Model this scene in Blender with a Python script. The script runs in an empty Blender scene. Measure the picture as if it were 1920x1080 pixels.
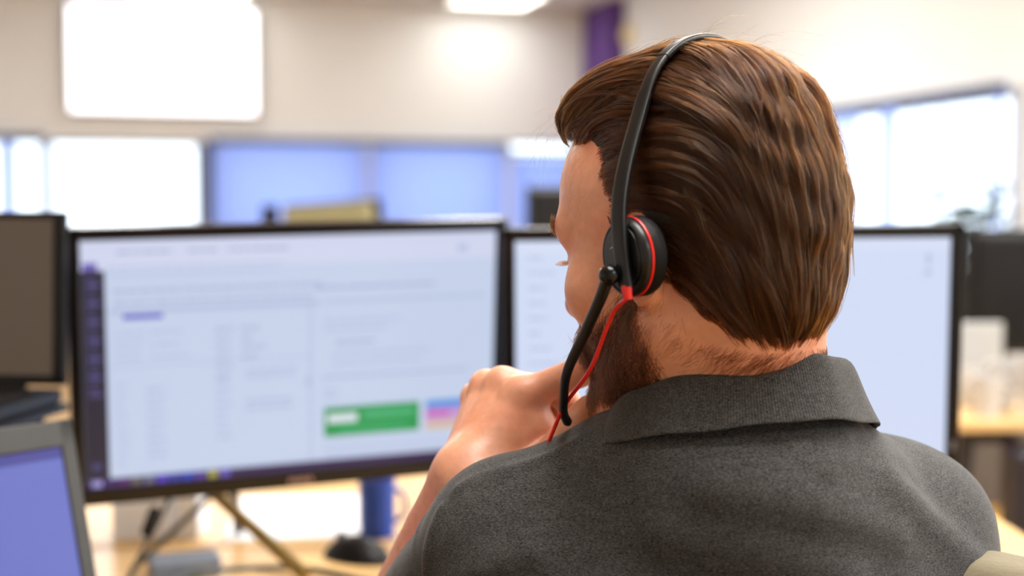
import bpy, bmesh, math, random
import numpy as np
from mathutils import Vector, Matrix

random.seed(7)
rng = np.random.default_rng(7)
S = bpy.context.scene
COL = S.collection
R = math.radians

# ------------------------------------------------------------------ camera, world, lights, exposure
EYE = 1.2                                   # lens height above the floor
cd = bpy.data.cameras.new('camera')
cd.sensor_width = 36.0
cd.lens = 2540 / 1920 * 36.0
cd.clip_start = 0.05
cd.clip_end = 100
cd.dof.use_dof = True
cd.dof.focus_distance = 0.86
cd.dof.aperture_fstop = 3.3
cam = bpy.data.objects.new('camera', cd)
COL.objects.link(cam)
PITCH = math.atan(140 / 2540)
cam.location = (0, 0, EYE)
cam.rotation_euler = (R(90) - PITCH, 0, 0)
S.camera = cam

S.view_settings.view_transform = 'Standard'
S.view_settings.look = 'None'
S.view_settings.gamma = 1
S.view_settings.use_curve_mapping = False
S.view_settings.exposure = 1.0

w = bpy.data.worlds.new('sky')
S.world = w
w.use_nodes = True
w.node_tree.nodes['Background'].inputs[0].default_value = (0.86, 0.93, 1.0, 1)
w.node_tree.nodes['Background'].inputs[1].default_value = 1.65

# soft daylight sun coming in through the right-hand windows
sun = bpy.data.lights.new('sun', 'SUN')
sun.energy = 2.8
sun.angle = R(38)
sun.color = (0.92, 0.96, 1.0)
so = bpy.data.objects.new('sun', sun)
so.rotation_euler = Vector((-0.90, -0.12, -0.42)).to_track_quat('-Z', 'Y').to_euler()
COL.objects.link(so)

# room frame: the far corner, the back wall running left from it, the right wall running towards us
CORNER = Vector((0.72, 12.05, 0))
YAWROOM = math.atan2(0.276, 0.961)
CEIL = 2.968


def room(a, o, z):
    """a = metres along the back wall to the left of the corner, o = metres towards us along the right wall."""
    c, s = math.cos(YAWROOM), math.sin(YAWROOM)
    return Vector((CORNER.x - a * c + o * s, CORNER.y - a * s - o * c, z))


def area(name, loc, rot, sx, sy, power, col):
    l = bpy.data.lights.new(name, 'AREA')
    l.shape = 'RECTANGLE'
    l.size, l.size_y = sx, sy
    l.energy = power
    l.color = col
    o = bpy.data.objects.new(name, l)
    o.location = loc
    o.rotation_euler = rot
    COL.objects.link(o)
    return o


def portal(name, p, rotz, sx, sz):
    o = area(name, p, (R(90), 0, rotz), sx, sz, 1, (1, 1, 1))
    o.data.cycles.is_portal = True
    return o


# ceiling panels (a, o) in the room frame; the first two are the ones in the picture
PANELS = [(1.06, 0.62, 0.37, 0.42), (3.45, 0.30, 0.46, 0.26), (1.9, 4.4, 0.6, 0.6), (4.4, 4.4, 0.6, 0.6),
          (0.9, 8.2, 0.6, 0.6), (2.6, 8.6, 0.6, 0.6), (0.9, 10.8, 0.6, 0.6), (3.4, 10.8, 0.6, 0.6), (1.5, 13.2, 0.6, 0.6)]
PANEL_POWER = 30.0
for i, (a, o, sx, sy) in enumerate(PANELS):
    area('panel_light', room(a, o, CEIL - 0.045), (0, 0, YAWROOM), sx * 1.8, sy * 1.8, PANEL_POWER * (0.05 if i < 2 else 1), (1.0, 1.0, 0.995))


# ------------------------------------------------------------------ small helpers
def lin(c):
    c = c / 255.0
    return c / 12.92 if c <= 0.04045 else ((c + 0.055) / 1.055) ** 2.4


def rgb(r, g, b):
    return (lin(r), lin(g), lin(b), 1)


def mat(name, color, rough=0.5, metal=0.0, var=0.06, scale=30.0, bump=0.0, emit=None, estr=0.0, spec=0.5, trans=0.0, coat=0.0, sss=0.0):
    m = bpy.data.materials.new(name)
    m.use_nodes = True
    nt = m.node_tree
    b = nt.nodes['Principled BSDF']
    tc = nt.nodes.new('ShaderNodeTexCoord')
    nz = nt.nodes.new('ShaderNodeTexNoise')
    nz.inputs['Scale'].default_value = scale
    nz.inputs['Detail'].default_value = 4
    nt.links.new(tc.outputs['Object'], nz.inputs['Vector'])
    mx = nt.nodes.new('ShaderNodeMix')
    mx.data_type = 'RGBA'
    mx.inputs[6].default_value = tuple(c * (1 - var) for c in color[:3]) + (1,)
    mx.inputs[7].default_value = tuple(min(1, c * (1 + var)) for c in color[:3]) + (1,)
    nt.links.new(nz.outputs['Fac'], mx.inputs[0])
    nt.links.new(mx.outputs[2], b.inputs['Base Color'])
    b.inputs['Roughness'].default_value = rough
    b.inputs['Metallic'].default_value = metal
    b.inputs['Specular IOR Level'].default_value = spec
    b.inputs['Coat Weight'].default_value = coat
    if sss:
        b.inputs['Subsurface Weight'].default_value = sss
        b.inputs['Subsurface Radius'].default_value = (0.012, 0.005, 0.003)
        b.inputs['Subsurface Scale'].default_value = 0.6
    if emit:
        b.inputs['Emission Color'].default_value = emit
        b.inputs['Emission Strength'].default_value = estr
    if bump:
        bp = nt.nodes.new('ShaderNodeBump')
        bp.inputs['Strength'].default_value = bump
        bp.inputs['Distance'].default_value = 0.002
        nt.links.new(nz.outputs['Fac'], bp.inputs['Height'])
        nt.links.new(bp.outputs['Normal'], b.inputs['Normal'])
    return m


def tag(o, label=None, cat=None, group=None, kind=None):
    if label: o['label'] = label
    if cat: o['category'] = cat
    if group: o['group'] = group
    if kind: o['kind'] = kind
    return o


def empty(name, loc, rz=0.0, label=None, cat=None, group=None, rot=None):
    o = bpy.data.objects.new(name, None)
    o.empty_display_size = 0.05
    o.location = loc
    o.rotation_euler = rot if rot is not None else (0, 0, rz)
    COL.objects.link(o)
    return tag(o, label, cat, group)


def np_mesh(name, V, F, smooth=True):
    """V (n,3), F (m,4) or (m,3) arrays."""
    V = np.asarray(V, np.float32)
    F = np.asarray(F, np.int32)
    me = bpy.data.meshes.new(name)
    me.vertices.add(len(V))
    me.vertices.foreach_set('co', V.ravel())
    k = F.shape[1]
    me.loops.add(F.size)
    me.loops.foreach_set('vertex_index', F.ravel())
    me.polygons.add(len(F))
    me.polygons.foreach_set('loop_start', np.arange(0, F.size, k, dtype=np.int32))
    me.polygons.foreach_set('use_smooth', np.full(len(F), smooth))
    me.update(calc_edges=True)
    return me


def link(name, me, mats, parent=None, loc=None, rot=None):
    o = bpy.data.objects.new(name, me)
    COL.objects.link(o)
    for m in (mats if isinstance(mats, (list, tuple)) else [mats]):
        if m: me.materials.append(m)
    if parent is not None: o.parent = parent
    if loc is not None: o.location = loc
    if rot is not None: o.rotation_euler = rot
    return o


class MB:
    """collects shapes, then links them as one mesh object"""
    def __init__(self):
        self.v, self.f, self.m, self.s = [], [], [], []

    def add(self, V, F, m=0, smooth=False):
        n = len(self.v)
        self.v += [tuple(p) for p in V]
        self.f += [tuple(i + n for i in q) for q in F]
        self.m += [m] * len(F)
        self.s += [smooth] * len(F)
        return self

    def box(self, c, size, rz=0.0, M=None, bev=0.0, m=0):
        """bevelled box: chamfered on all edges when bev > 0"""
        hx, hy, hz = (s / 2 for s in size)
        b = min(bev, hx * .9, hy * .9, hz * .9)
        bm = bmesh.new()
        bmesh.ops.create_cube(bm, size=1)
        for v in bm.verts:
            v.co = Vector((v.co.x * 2 * hx, v.co.y * 2 * hy, v.co.z * 2 * hz))
        if b > 0:
            bmesh.ops.bevel(bm, geom=bm.edges[:], offset=b, segments=2, affect='EDGES', profile=0.5)
        T = Matrix.Translation(c) @ (M if M is not None else Matrix.Rotation(rz, 4, 'Z'))
        bm.verts.index_update()
        V = [T @ v.co for v in bm.verts]
        F = [[v.index for v in f.verts] for f in bm.faces]
        bm.free()
        return self.add(V, F, m)

    def tube(self, pts, r, n=10, m=0, caps=True):
        P = [Vector(p) for p in pts]
        rr = r if isinstance(r, (list, tuple, np.ndarray)) else [r] * len(P)
        V, F = [], []
        up = None
        for i, p in enumerate(P):
            t = (P[min(i + 1, len(P) - 1)] - P[max(i - 1, 0)]).normalized()
            if up is None:
                up = t.orthogonal().normalized()
            up = (up - t * up.dot(t)).normalized()
            sd = t.cross(up)
            for k in range(n):
                an = 2 * math.pi * k / n
                V.append(p + (up * math.cos(an) + sd * math.sin(an)) * rr[i])
        for i in range(len(P) - 1):
            for k in range(n):
                F.append((i * n + k, i * n + (k + 1) % n, (i + 1) * n + (k + 1) % n, (i + 1) * n + k))
        if caps:
            F.append(tuple(range(n - 1, -1, -1)))
            F.append(tuple((len(P) - 1) * n + k for k in range(n)))
        return self.add(V, F, m, True)

    def lathe(self, prof, n=48, M=None, m=0):
        """prof: (radius, height) list turned about Z, then moved by M"""
        V, F = [], []
        for (r, z) in prof:
            for k in range(n):
                a = 2 * math.pi * k / n
                V.append(Vector((r * math.cos(a), r * math.sin(a), z)))
        for i in range(len(prof) - 1):
            for k in range(n):
                F.append((i * n + k, i * n + (k + 1) % n, (i + 1) * n + (k + 1) % n, (i + 1) * n + k))
        if prof[0][0] > 1e-6: F.append(tuple(range(n - 1, -1, -1)))
        if prof[-1][0] > 1e-6: F.append(tuple((len(prof) - 1) * n + k for k in range(n)))
        if M is not None: V = [M @ v for v in V]
        return self.add(V, F, m, True)

    def build(self, name, mats, parent=None, loc=None, rot=None, auto=35):
        me = bpy.data.meshes.new(name)
        me.from_pydata([tuple(v) for v in self.v], [], self.f)
        me.polygons.foreach_set('material_index', self.m)
        me.polygons.foreach_set('use_smooth', self.s)
        bm = bmesh.new()
        bm.from_mesh(me)
        bmesh.ops.recalc_face_normals(bm, faces=bm.faces[:])
        for e in bm.edges:
            if len(e.link_faces) == 2 and e.calc_face_angle(0) > R(auto): e.smooth = False
        bm.to_mesh(me)
        bm.free()
        return link(name, me, mats, parent, loc, rot)


def spline(pts, n):
    """Catmull-Rom through pts, n samples"""
    P = np.asarray(pts, float)
    Q = np.vstack([2 * P[0] - P[1], P, 2 * P[-1] - P[-2]])
    t = np.linspace(0, len(P) - 1 - 1e-6, n)
    i = t.astype(int)
    u = (t - i)[:, None]
    a, b, c, d = Q[i], Q[i + 1], Q[i + 2], Q[i + 3]
    return 0.5 * (2 * b + (c - a) * u + (2 * a - 5 * b + 4 * c - d) * u ** 2 + (3 * b - a - 3 * c + d) * u ** 3)


def W(x, y, z):
    """point given relative to the lens height -> world"""
    return Vector((x, y, z + EYE))


# ------------------------------------------------------------------ materials
M_wall = mat('wall_paint', rgb(236, 240, 242), 0.85, var=0.02, scale=3)
M_ceil = mat('ceiling_tile', rgb(214, 212, 214), 0.9, var=0.03, scale=40)
M_floor = mat('laminate_floor', rgb(182, 138, 66), 0.45, var=0.12, scale=2.5)
M_purple = mat('purple_paint', rgb(84, 40, 128), 0.6, var=0.05)
M_white = mat('white_plastic', rgb(225, 225, 225), 0.4, var=0.02)
M_frame = mat('window_frame_grey', rgb(60, 66, 92), 0.5, var=0.05)
M_black = mat('black_plastic', rgb(11, 10, 12), 0.42, var=0.15, scale=200, spec=0.25)
M_gloss = mat('gloss_black', rgb(7, 6, 8), 0.22, var=0.1, spec=0.3)
M_oak = mat('oak_laminate', rgb(222, 182, 124), 0.28, var=0.10, scale=9)
M_metal = mat('bronze_metal', rgb(128, 104, 52), 0.35, metal=0.7, var=0.08)
M_steel = mat('dark_steel', rgb(70, 68, 70), 0.4, metal=0.6, var=0.08)


def mat_glass():
    m = bpy.data.materials.new('window_glass')
    m.use_nodes = True
    nt = m.node_tree
    nt.nodes.remove(nt.nodes['Principled BSDF'])
    out = nt.nodes['Material Output']
    tr = nt.nodes.new('ShaderNodeBsdfTransparent')
    tr.inputs[0].default_value = (0.95, 0.98, 1, 1)
    gl = nt.nodes.new('ShaderNodeBsdfGlossy')
    gl.inputs['Roughness'].default_value = 0.02
    mx = nt.nodes.new('ShaderNodeMixShader')
    mx.inputs[0].default_value = 0.06
    nt.links.new(tr.outputs[0], mx.inputs[1])
    nt.links.new(gl.outputs[0], mx.inputs[2])
    nt.links.new(mx.outputs[0], out.inputs[0])
    return m


M_glass = mat_glass()


def mat_blind():
    m = bpy.data.materials.new('blue_blind_fabric')
    m.use_nodes = True
    nt = m.node_tree
    nt.nodes.remove(nt.nodes['Principled BSDF'])
    out = nt.nodes['Material Output']
    tc = nt.nodes.new('ShaderNodeTexCoord')
    nz = nt.nodes.new('ShaderNodeTexNoise')
    nz.inputs['Scale'].default_value = 300
    nt.links.new(tc.outputs['Object'], nz.inputs['Vector'])
    mx = nt.nodes.new('ShaderNodeMix')
    mx.data_type = 'RGBA'
    mx.inputs[6].default_value = (0.36, 0.46, 0.88, 1)
    mx.inputs[7].default_value = (0.43, 0.53, 0.92, 1)
    nt.links.new(nz.outputs['Fac'], mx.inputs[0])
    a = nt.nodes.new('ShaderNodeBsdfDiffuse')
    b = nt.nodes.new('ShaderNodeBsdfTranslucent')
    nt.links.new(mx.outputs[2], a.inputs[0])
    nt.links.new(mx.outputs[2], b.inputs[0])
    ms = nt.nodes.new('ShaderNodeMixShader')
    ms.inputs[0].default_value = 0.5
    nt.links.new(a.outputs[0], ms.inputs[1])
    nt.links.new(b.outputs[0], ms.inputs[2])
    nt.links.new(ms.outputs[0], out.inputs[0])
    return m


M_blind = mat_blind()

# ------------------------------------------------------------------ room shell
ZS, ZH = 0.93, 1.79            # sill and head height of the window bands
WT = 0.22                      # wall thickness


def wall_piece(mb, axis, a0, a1, z0, z1, t=WT):
    """axis 'b': along the back wall; 'r': along the right wall (outside faces away from the room)"""
    am, L, zc, h = (a0 + a1) / 2, a1 - a0, (z0 + z1) / 2, z1 - z0
    if axis == 'b':
        mb.box(room(am, -t / 2, zc), (L, t, h), YAWROOM)
    else:
        mb.box(room(-t / 2, am, zc), (t, L, h), YAWROOM)


def walls(axis, length, openings, name, a_start=0.0, zmax=CEIL + 0.1):
    mb = MB()
    wall_piece(mb, axis, a_start, length, -0.1, ZS)
    top = max(o[2] for o in openings)
    cur = a_start
    for (a0, a1, head) in sorted(openings):
        if a0 > cur + 1e-4: wall_piece(mb, axis, cur, a0, ZS, top)
        if head < top - 1e-4: wall_piece(mb, axis, a0, a1, head, top)
        cur = a1
    wall_piece(mb, axis, cur, length, ZS, top)
    wall_piece(mb, axis, a_start, length, top, zmax)
    return tag(mb.build(name, M_wall), kind='structure')


# back wall openings (a0, a1, head)
OB = [(0.12, 0.75, 1.835), (0.85, 1.955, ZH), (2.085, 3.29, ZH), (3.40, 4.58, ZH), (4.62, 5.4, ZH), (5.5, 6.8, ZH)]
walls('b', 7.5, OB, 'wall_back', -WT)
# right wall openings; the last two are out of view, added for light
OR_ = [(3.60, 5.88, ZH), (5.90, 5.98, ZH), (7.0, 9.8, ZH), (10.1, 13.1, ZH)]
walls('r', 15.5, OR_, 'wall_right', 0.0)

mb = MB(); mb.box(room(7.5 + WT / 2, 7.75, 1.5), (WT, 15.5 + 2 * WT, 3.2), YAWROOM)
tag(mb.build('wall_left', M_wall), kind='structure')
mb = MB(); mb.box(room(3.75, 15.5 + WT / 2, 1.5), (7.5, WT, 3.2), YAWROOM)
tag(mb.build('wall_behind', M_wall), kind='structure')
mb = MB(); mb.box(room(3.6, 7.7, CEIL + 0.05), (8.2, 16.4, 0.1), YAWROOM)
tag(mb.build('ceiling', M_ceil), kind='structure')
mb = MB(); mb.box(room(3.6, 7.7, -0.05), (8.2, 16.4, 0.1), YAWROOM)
tag(mb.build('floor', M_floor), kind='structure')
mb = MB(); mb.box(room(-0.05, 0.42, CEIL / 2), (0.34, 0.72, CEIL), YAWROOM, bev=0.008)
# a boxed pillar across the corner
trim = tag(mb.build('trim_1', M_purple), kind='structure')
mb = MB(); mb.box(room(3.345, 0.03, (ZS + ZH) / 2), (0.075, 0.06, ZH - ZS), YAWROOM, bev=.004)
tag(mb.build('trim_2', mat('navy_trim', rgb(30, 58, 128), 0.6)), kind='structure')
mb = MB(); mb.box(room(3.7, 0.012, 0.06), (7.3, 0.024, 0.12), YAWROOM)
tag(mb.build('baseboard_back', M_white), kind='structure')
mb = MB(); mb.box(room(0.012, 7.8, 0.06), (0.024, 15.2, 0.12), YAWROOM)
tag(mb.build('baseboard_right', M_white), kind='structure')


def window(n, axis, a0, a1, head, mull=()):
    am, L, zc, h = (a0 + a1) / 2, a1 - a0, (ZS + head) / 2, head - ZS
    e = empty('window_%d' % n, room(am, 0, ZS) if axis == 'b' else room(0, am, ZS), YAWROOM if axis == 'b' else YAWROOM - R(90))
    tag(e, kind='structure')
    f = MB()
    t, d = 0.028, 0.06
    y = WT * 0.6
    if axis == 'r': pass
    f.box((-L / 2 + t / 2, y, h / 2), (t, d, h)); f.box((L / 2 - t / 2, y, h / 2), (t, d, h))
    f.box((0, y, t / 2), (L, d, t)); f.box((0, y, h - t / 2), (L, d, t))
    for u in mull: f.box((u, y, h / 2), (t, d, h))
    f.build('window_frame', M_frame, e)
    s = MB(); s.box((0, 0.02, 0.004), (L - 0.002, WT * .8, 0.008)); s.build('window_sill', M_white, e)
    g = MB(); g.box((0, y, h / 2), (L - 2 * t + .006, 0.006, h - 2 * t + .006)); g.build('pane', M_glass, e)
    return e


for i, (a0, a1, hd) in enumerate(OB): window(i + 1, 'b', a0, a1, hd)
for i, (a0, a1, hd) in enumerate(OR_): window(i + 7, 'r', a0, a1, hd, mull=(0.0,) if i > 1 else ())
for (a0, a1, hd) in OB:
    portal('window_portal', room((a0 + a1) / 2, -WT - 0.02, (ZS + hd) / 2), YAWROOM + math.pi * 0, a1 - a0, hd - ZS)
for (a0, a1, hd) in OR_:
    portal('window_portal', room(-WT - 0.02, (a0 + a1) / 2, (ZS + hd) / 2), YAWROOM - R(90), a1 - a0, hd - ZS)


# vertical blinds: headrail plus slats
def blind(axis, a0, a1, top, slats, label, group=None):
    """slats: list of (a position, turn in degrees; 0 = closed)"""
    am = (a0 + a1) / 2
    e = empty('vertical_blind', room(am, 0.05, ZS) if axis == 'b' else room(0.05, am, ZS),
              YAWROOM if axis == 'b' else YAWROOM - R(90), label, 'blind', group)
    h = top - ZS
    mb = MB(); mb.box((0, 0, h - 0.02), (a1 - a0, 0.045, 0.04), bev=0.004); mb.build('headrail', M_frame, e)
    me = None
    for (a, turn) in slats:
        if me is None:
            s = MB()
            n = 6
            V, F = [], []
            wd, hh = 0.106, h - 0.05
            for k in range(n + 1):
                u = -wd / 2 + wd * k / n
                y = 0.006 * (1 - (2 * u / wd) ** 2)
                V += [(u, y, 0.02), (u, y, hh)]
            for k in range(n): F.append((2 * k, 2 * k + 2, 2 * k + 3, 2 * k + 1))
            s.add(V, F, 0, True)
            o = s.build('slat', M_blind, e)
            me = o.data
        else:
            o = link('slat', me, None, e)
        x = (a - am) * (-1 if axis == 'b' else 1)
        o.location = (x, 0, 0)
        o.rotation_euler = (0, 0, R(turn))
    return e


def closed(a0, a1, step=0.082, turn=14):
    n = max(1, int(round((a1 - a0) / step)))
    return [(a0 + (k + .5) * (a1 - a0) / n, turn) for k in range(n)]


blind('b', 0.10, 0.79, 1.735, closed(0.1, 0.76), 'closed blue vertical blind beside the purple corner pillar, below a bright slot')
blind('b', 0.80, 2.01, ZH + .025, closed(0.825, 1.99), 'closed blue vertical blind, the middle one of the far wall')
blind('b', 2.02, 3.30, ZH + .025, closed(2.045, 3.28), 'closed blue vertical blind right of the wide uncovered far window')
blind('b', 4.60, 5.40, ZH + .025, [(4.60, 84), (4.865, 30), (4.90, 60), (5.15, 5), (5.3, 5)], 'half drawn blue vertical blind at the left end of the far wall')
sl = closed(3.60, 4.60, turn=-12) + [(4.87, 0), (4.935, 0), (5.19, -28), (5.40, -31), (5.80, -36), (5.86, -20)]
blind('r', 3.58, 5.89, ZH + .025, sl, 'half opened blue vertical blind on the right-hand wall')


# ------------------------------------------------------------------ ceiling panels, wall screen, round wall lamp
M_diff = mat('panel_diffuser', rgb(255, 252, 240), 0.5, emit=(1, 0.96, 0.86, 1), estr=2.6)
plab = ['white lit ceiling panel nearest the purple pillar, over the far wall', 'white lit ceiling panel above the wall screen']
for i, (a, o, sx, sy) in enumerate(PANELS):
    e = empty('ceiling_light', room(a, o, CEIL), YAWROOM, plab[i] if i < 2 else 'lit square ceiling panel over the desks, out of the picture', 'ceiling light',
              'square ceiling panels')
    f = MB()
    X, Y = sx * 1.9, sy * 1.9
    for s in (-1, 1):
        f.box((s * (X / 2 - .012), 0, -0.015), (0.024, Y, 0.03)); f.box((0, s * (Y / 2 - .012), -0.015), (X, 0.024, 0.03))
    f.build('frame', M_white, e)
    d = MB(); d.box((0, 0, -0.014), (X - .05, Y - .05, 0.012)); d.build('diffuser', M_diff, e)

e = empty('wall_screen', room(3.677, 0.0, 2.43), YAWROOM, 'large lit white screen mounted on the far wall', 'screen')
mb = MB(); mb.box((0, -0.05, 0), (1.49, 0.05, 0.875), bev=0.008); mb.build('casing', M_black, e)
M_tv = mat('lit_screen', rgb(250, 250, 255), 0.3, emit=(0.93, 0.93, 1.0, 1), estr=1.35)
mb = MB(); mb.box((0, -0.077, 0), (1.45, 0.006, 0.835)); mb.build('display', M_tv, e)
mb = MB(); mb.box((0, -0.0125, 0), (0.4, 0.025, 0.4)); mb.build('bracket', M_steel, e)

e = empty('wall_sounder', room(0.0, 0.92, 2.66), YAWROOM - R(90), 'small round cream fixture on the wall right of the purple pillar', 'fixture')
mb = MB(); mb.lathe([(0.0, 0.07), (0.05, 0.066), (0.085, 0.045), (0.095, 0.02), (0.095, 0)], 32, Matrix.Rotation(R(90), 4, 'X'))
mb.build('dome', mat('cream_plastic', rgb(238, 222, 178), 0.5), e)
mb = MB(); mb.lathe([(0.10, 0.006), (0.10, 0)], 32, Matrix.Rotation(R(90), 4, 'X')); mb.build('backplate', M_white, e)

# ------------------------------------------------------------------ desks
DZ = 0.73


def desk(name, x0, x1, y0, y1, label, rz=0.0, group=None, legs=True):
    cx, cy = (x0 + x1) / 2, (y0 + y1) / 2
    e = empty(name, (cx, cy, 0), rz, label, 'desk', group)
    L, D = x1 - x0, y1 - y0
    mb = MB(); mb.box((0, 0, DZ - 0.0125), (L, D, 0.025), bev=0.003); mb.build('tabletop', M_oak, e)
    for sx in (-1, 1):
        for sy in (-1, 1):
            mb = MB(); mb.tube([(sx * (L / 2 - .12), sy * (D / 2 - .10), DZ - .025), (sx * (L / 2 - .05), sy * (D / 2 - .06), 0.0)], [0.02, 0.015], 12)
            mb.build('leg', M_steel, e)
    mb = MB()
    mb.box((0, -(D / 2 - .10), DZ - .045), (L - .24, 0.03, 0.04)); mb.box((0, D / 2 - .10, DZ - .045), (L - .24, 0.03, 0.04))
    mb.build('rail', M_steel, e)
    return e


desk('desk', -1.05, 0.75, 1.06, 1.885, 'pale oak desk carrying the pair of black monitors')
desk('desk', -1.05, 0.75, 1.895, 2.70, 'pale oak desk butted against the far edge of the monitor desk')
desk('desk', 0.95, 2.55, 3.05, 3.85, 'pale oak desk on the right, cluttered with white cups')
desk('desk', -1.6, 0.6, 4.6, 5.4, 'pale oak desk further back behind the left-hand monitor')


# ------------------------------------------------------------------ monitors
def pattern_screen(name, w_, h_, items, base, parent, bright=1.0):
    """a lit screen: a base sheet plus the flat coloured blocks of the picture on it, one mesh"""
    mb = MB()
    cols = {}
    mats = []

    def mi(c):
        if c not in cols:
            cols[c] = len(mats)
            l = rgb(*c)
            mats.append(mat('screen_colour', (0.02, 0.02, 0.025, 1), 0.35, emit=l, estr=bright * 0.52, spec=0.2))
        return cols[c]
    mb.box((0, 0, 0), (w_, 0.002, h_), m=mi(base))
    for k, (u0, v0, u1, v1, c) in enumerate(items):       # u, v run 0..1 from the top left
        y = -0.0012 - 0.000012 * k
        X0, X1 = (u0 - .5) * w_, (u1 - .5) * w_
        Z0, Z1 = (.5 - v1) * h_, (.5 - v0) * h_
        mb.add([(X0, y, Z0), (X1, y, Z0), (X1, y, Z1), (X0, y, Z1)], [(0, 1, 2, 3)], mi(c))
    return mb.build(name, mats, parent)


def monitor(center, yaw, tilt, roll, label, items, base, w_=0.568, h_=0.350, bez=(0.0165, 0.0165, 0.016, 0.023), bright=1.0, stand='neck', group=None, shell=None):
    shell = shell or M_black
    C = Vector(center)
    e = empty('monitor', (C.x, C.y + .0, DZ), yaw, label, 'monitor', group)
    P = (0, 0, C.z - DZ)
    Mx = Matrix.Rotation(tilt, 4, 'X') @ Matrix.Rotation(roll, 4, 'Y')
    rot = Mx.to_euler()
    l, r, t, b = bez
    sw, sh = w_ - l - r, h_ - t - b
    f = MB()                                              # frame: four bars around the screen
    f.box((-w_ / 2 + l / 2, 0, 0), (l, 0.022, h_), bev=.003); f.box((w_ / 2 - r / 2, 0, 0), (r, 0.022, h_), bev=.003)
    f.box((0, 0, h_ / 2 - t / 2), (w_, 0.022, t), bev=.003); f.box((0, 0, -h_ / 2 + b / 2), (w_, 0.022, b), bev=.003)
    f.build('bezel', M_gloss if shell is M_black else shell, e, P, rot)
    k = MB(); k.box((0, 0.014, 0), (w_ - .004, 0.02, h_ - .004), bev=.005); k.box((0, 0.034, 0), (w_ * .6, 0.03, h_ * .62), bev=.012)
    k.build('back_cover', shell, e, P, rot)
    sc = pattern_screen('screen', sw, sh, items, base, e, bright)
    sc.location = Vector(P) + Mx @ Vector(((l - r) / 2, -0.004, (b - t) / 2)); sc.rotation_euler = rot
    if stand == 'neck':
        mb = MB(); mb.box((0, 0.085, (C.z - DZ) / 2 + .01), (0.055, 0.03, C.z - DZ), bev=.004); mb.box((0, .06, C.z - DZ), (.06, .07, .06), bev=.004)
        mb.build('stand_neck', M_steel, e)
        mb = MB(); mb.box((0, 0.07, 0.006), (0.22, 0.17, 0.012), bev=.004); mb.build('stand_base', M_steel, e)
    return e, P, rot, (w_, h_)


def text_rows(u0, v0, rows, dv, wmin, wmax, c, h=0.008, seed=1):
    rr = random.Random(seed)
    out = []
    for k in range(rows):
        u = u0
        end = u0 + rr.uniform(wmin, wmax)
        while u < end:
            wd = rr.uniform(.008, .03)
            out.append((u, v0 + k * dv, min(u + wd, end + .004), v0 + k * dv + h, c))
            u += wd + .004
    return out


PALE, PALE2, GREY, DIM = (204, 217, 243), (212, 224, 246), (168, 178, 212), (184, 194, 226)
it = []
it += [(0, 0, 1, 0.115, (216, 222, 248))]
it += text_rows(.08, .045, 1, .03, .10, .12, GREY, .010, 2) + text_rows(.24, .045, 1, .03, .06, .08, GREY, .010, 3) + text_rows(.33, .045, 1, .03, .14, .16, GREY, .010, 4)
it += [(.90, .06, .925, .085, DIM)]
it += text_rows(.06, .105, 2, .03, .35, .45, DIM, .006, 12)
it += text_rows(.07, .20, 2, .045, .45, .5, GREY, .010, 5) + text_rows(.54, .215, 1, .045, .28, .3, GREY, .012, 6)
it += [(.06, .275, .55, .292, DIM), (.56, .275, .97, .285, DIM)]
it += [(.09, .298, .18, .318, (96, 96, 206))]
it += text_rows(.07, .37, 4, .035, .05, .1, DIM, .009, 7) + text_rows(.15, .37, 3, .05, .06, .1, DIM, .009, 8) + text_rows(.30, .37, 6, .04, .03, .05, GREY, .010, 9)
it += text_rows(.36, .37, 4, .04, .02, .06, GREY, .010, 10)
it += [(.06, .505, .53, .509, DIM)]
it += text_rows(.07, .58, 9, .04, .02, .03, DIM, .008, 11) + text_rows(.14, .60, 9, .035, .03, .04, DIM, .011, 13) + text_rows(.30, .58, 8, .035, .02, .04, DIM, .010, 14)
it += text_rows(.37, .55, 2, .025, .10, .12, DIM, .010, 15) + text_rows(.37, .68, 2, .03, .10, .12, GREY, .008, 16)
it += [(.525, .28, .529, .96, DIM), (.517, .60, .523, .63, GREY)]
it += text_rows(.56, .36, 2, .035, .06, .3, DIM, .010, 17) + text_rows(.59, .45, 1, .035, .09, .1, GREY, .012, 18) + text_rows(.58, .50, 2, .04, .2, .26, DIM, .010, 19)
it += [(.555, .60, .93, .607, GREY)] + text_rows(.56, .655, 2, .03, .02, .03, DIM, .010, 20)
it += text_rows(.56, .90, 3, .022, .3, .4, DIM, .006, 21)
GX0, GX1, GY0, GY1 = .560, .803, .735, .862
GRN, GRN2 = (0, 156, 76), (70, 184, 126)
it += [(GX0, GY0, GX1, GY1, GRN), (GX0 + .008, GY0 + .03, GX0 + .083, GY0 + .068, (226, 236, 244)), (GX0 + .10, GY0 + .027, GX1 - .012, GY0 + .055, GRN2), (GX0 + .035, GY0 + .085, GX1 - .03, GY0 + .112, (40, 172, 104))]
it += [(.820, .735, .944, .765, (70, 150, 230)), (.820, .765, .944, .785, (186, 160, 226)), (.820, .785, .884, .808, (214, 70, 186)), (.884, .785, .944, .808, (206, 150, 214)), (.820, .808, .944, .835, (206, 178, 214)), (.820, .835, .944, .862, (224, 190, 150))]
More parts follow.
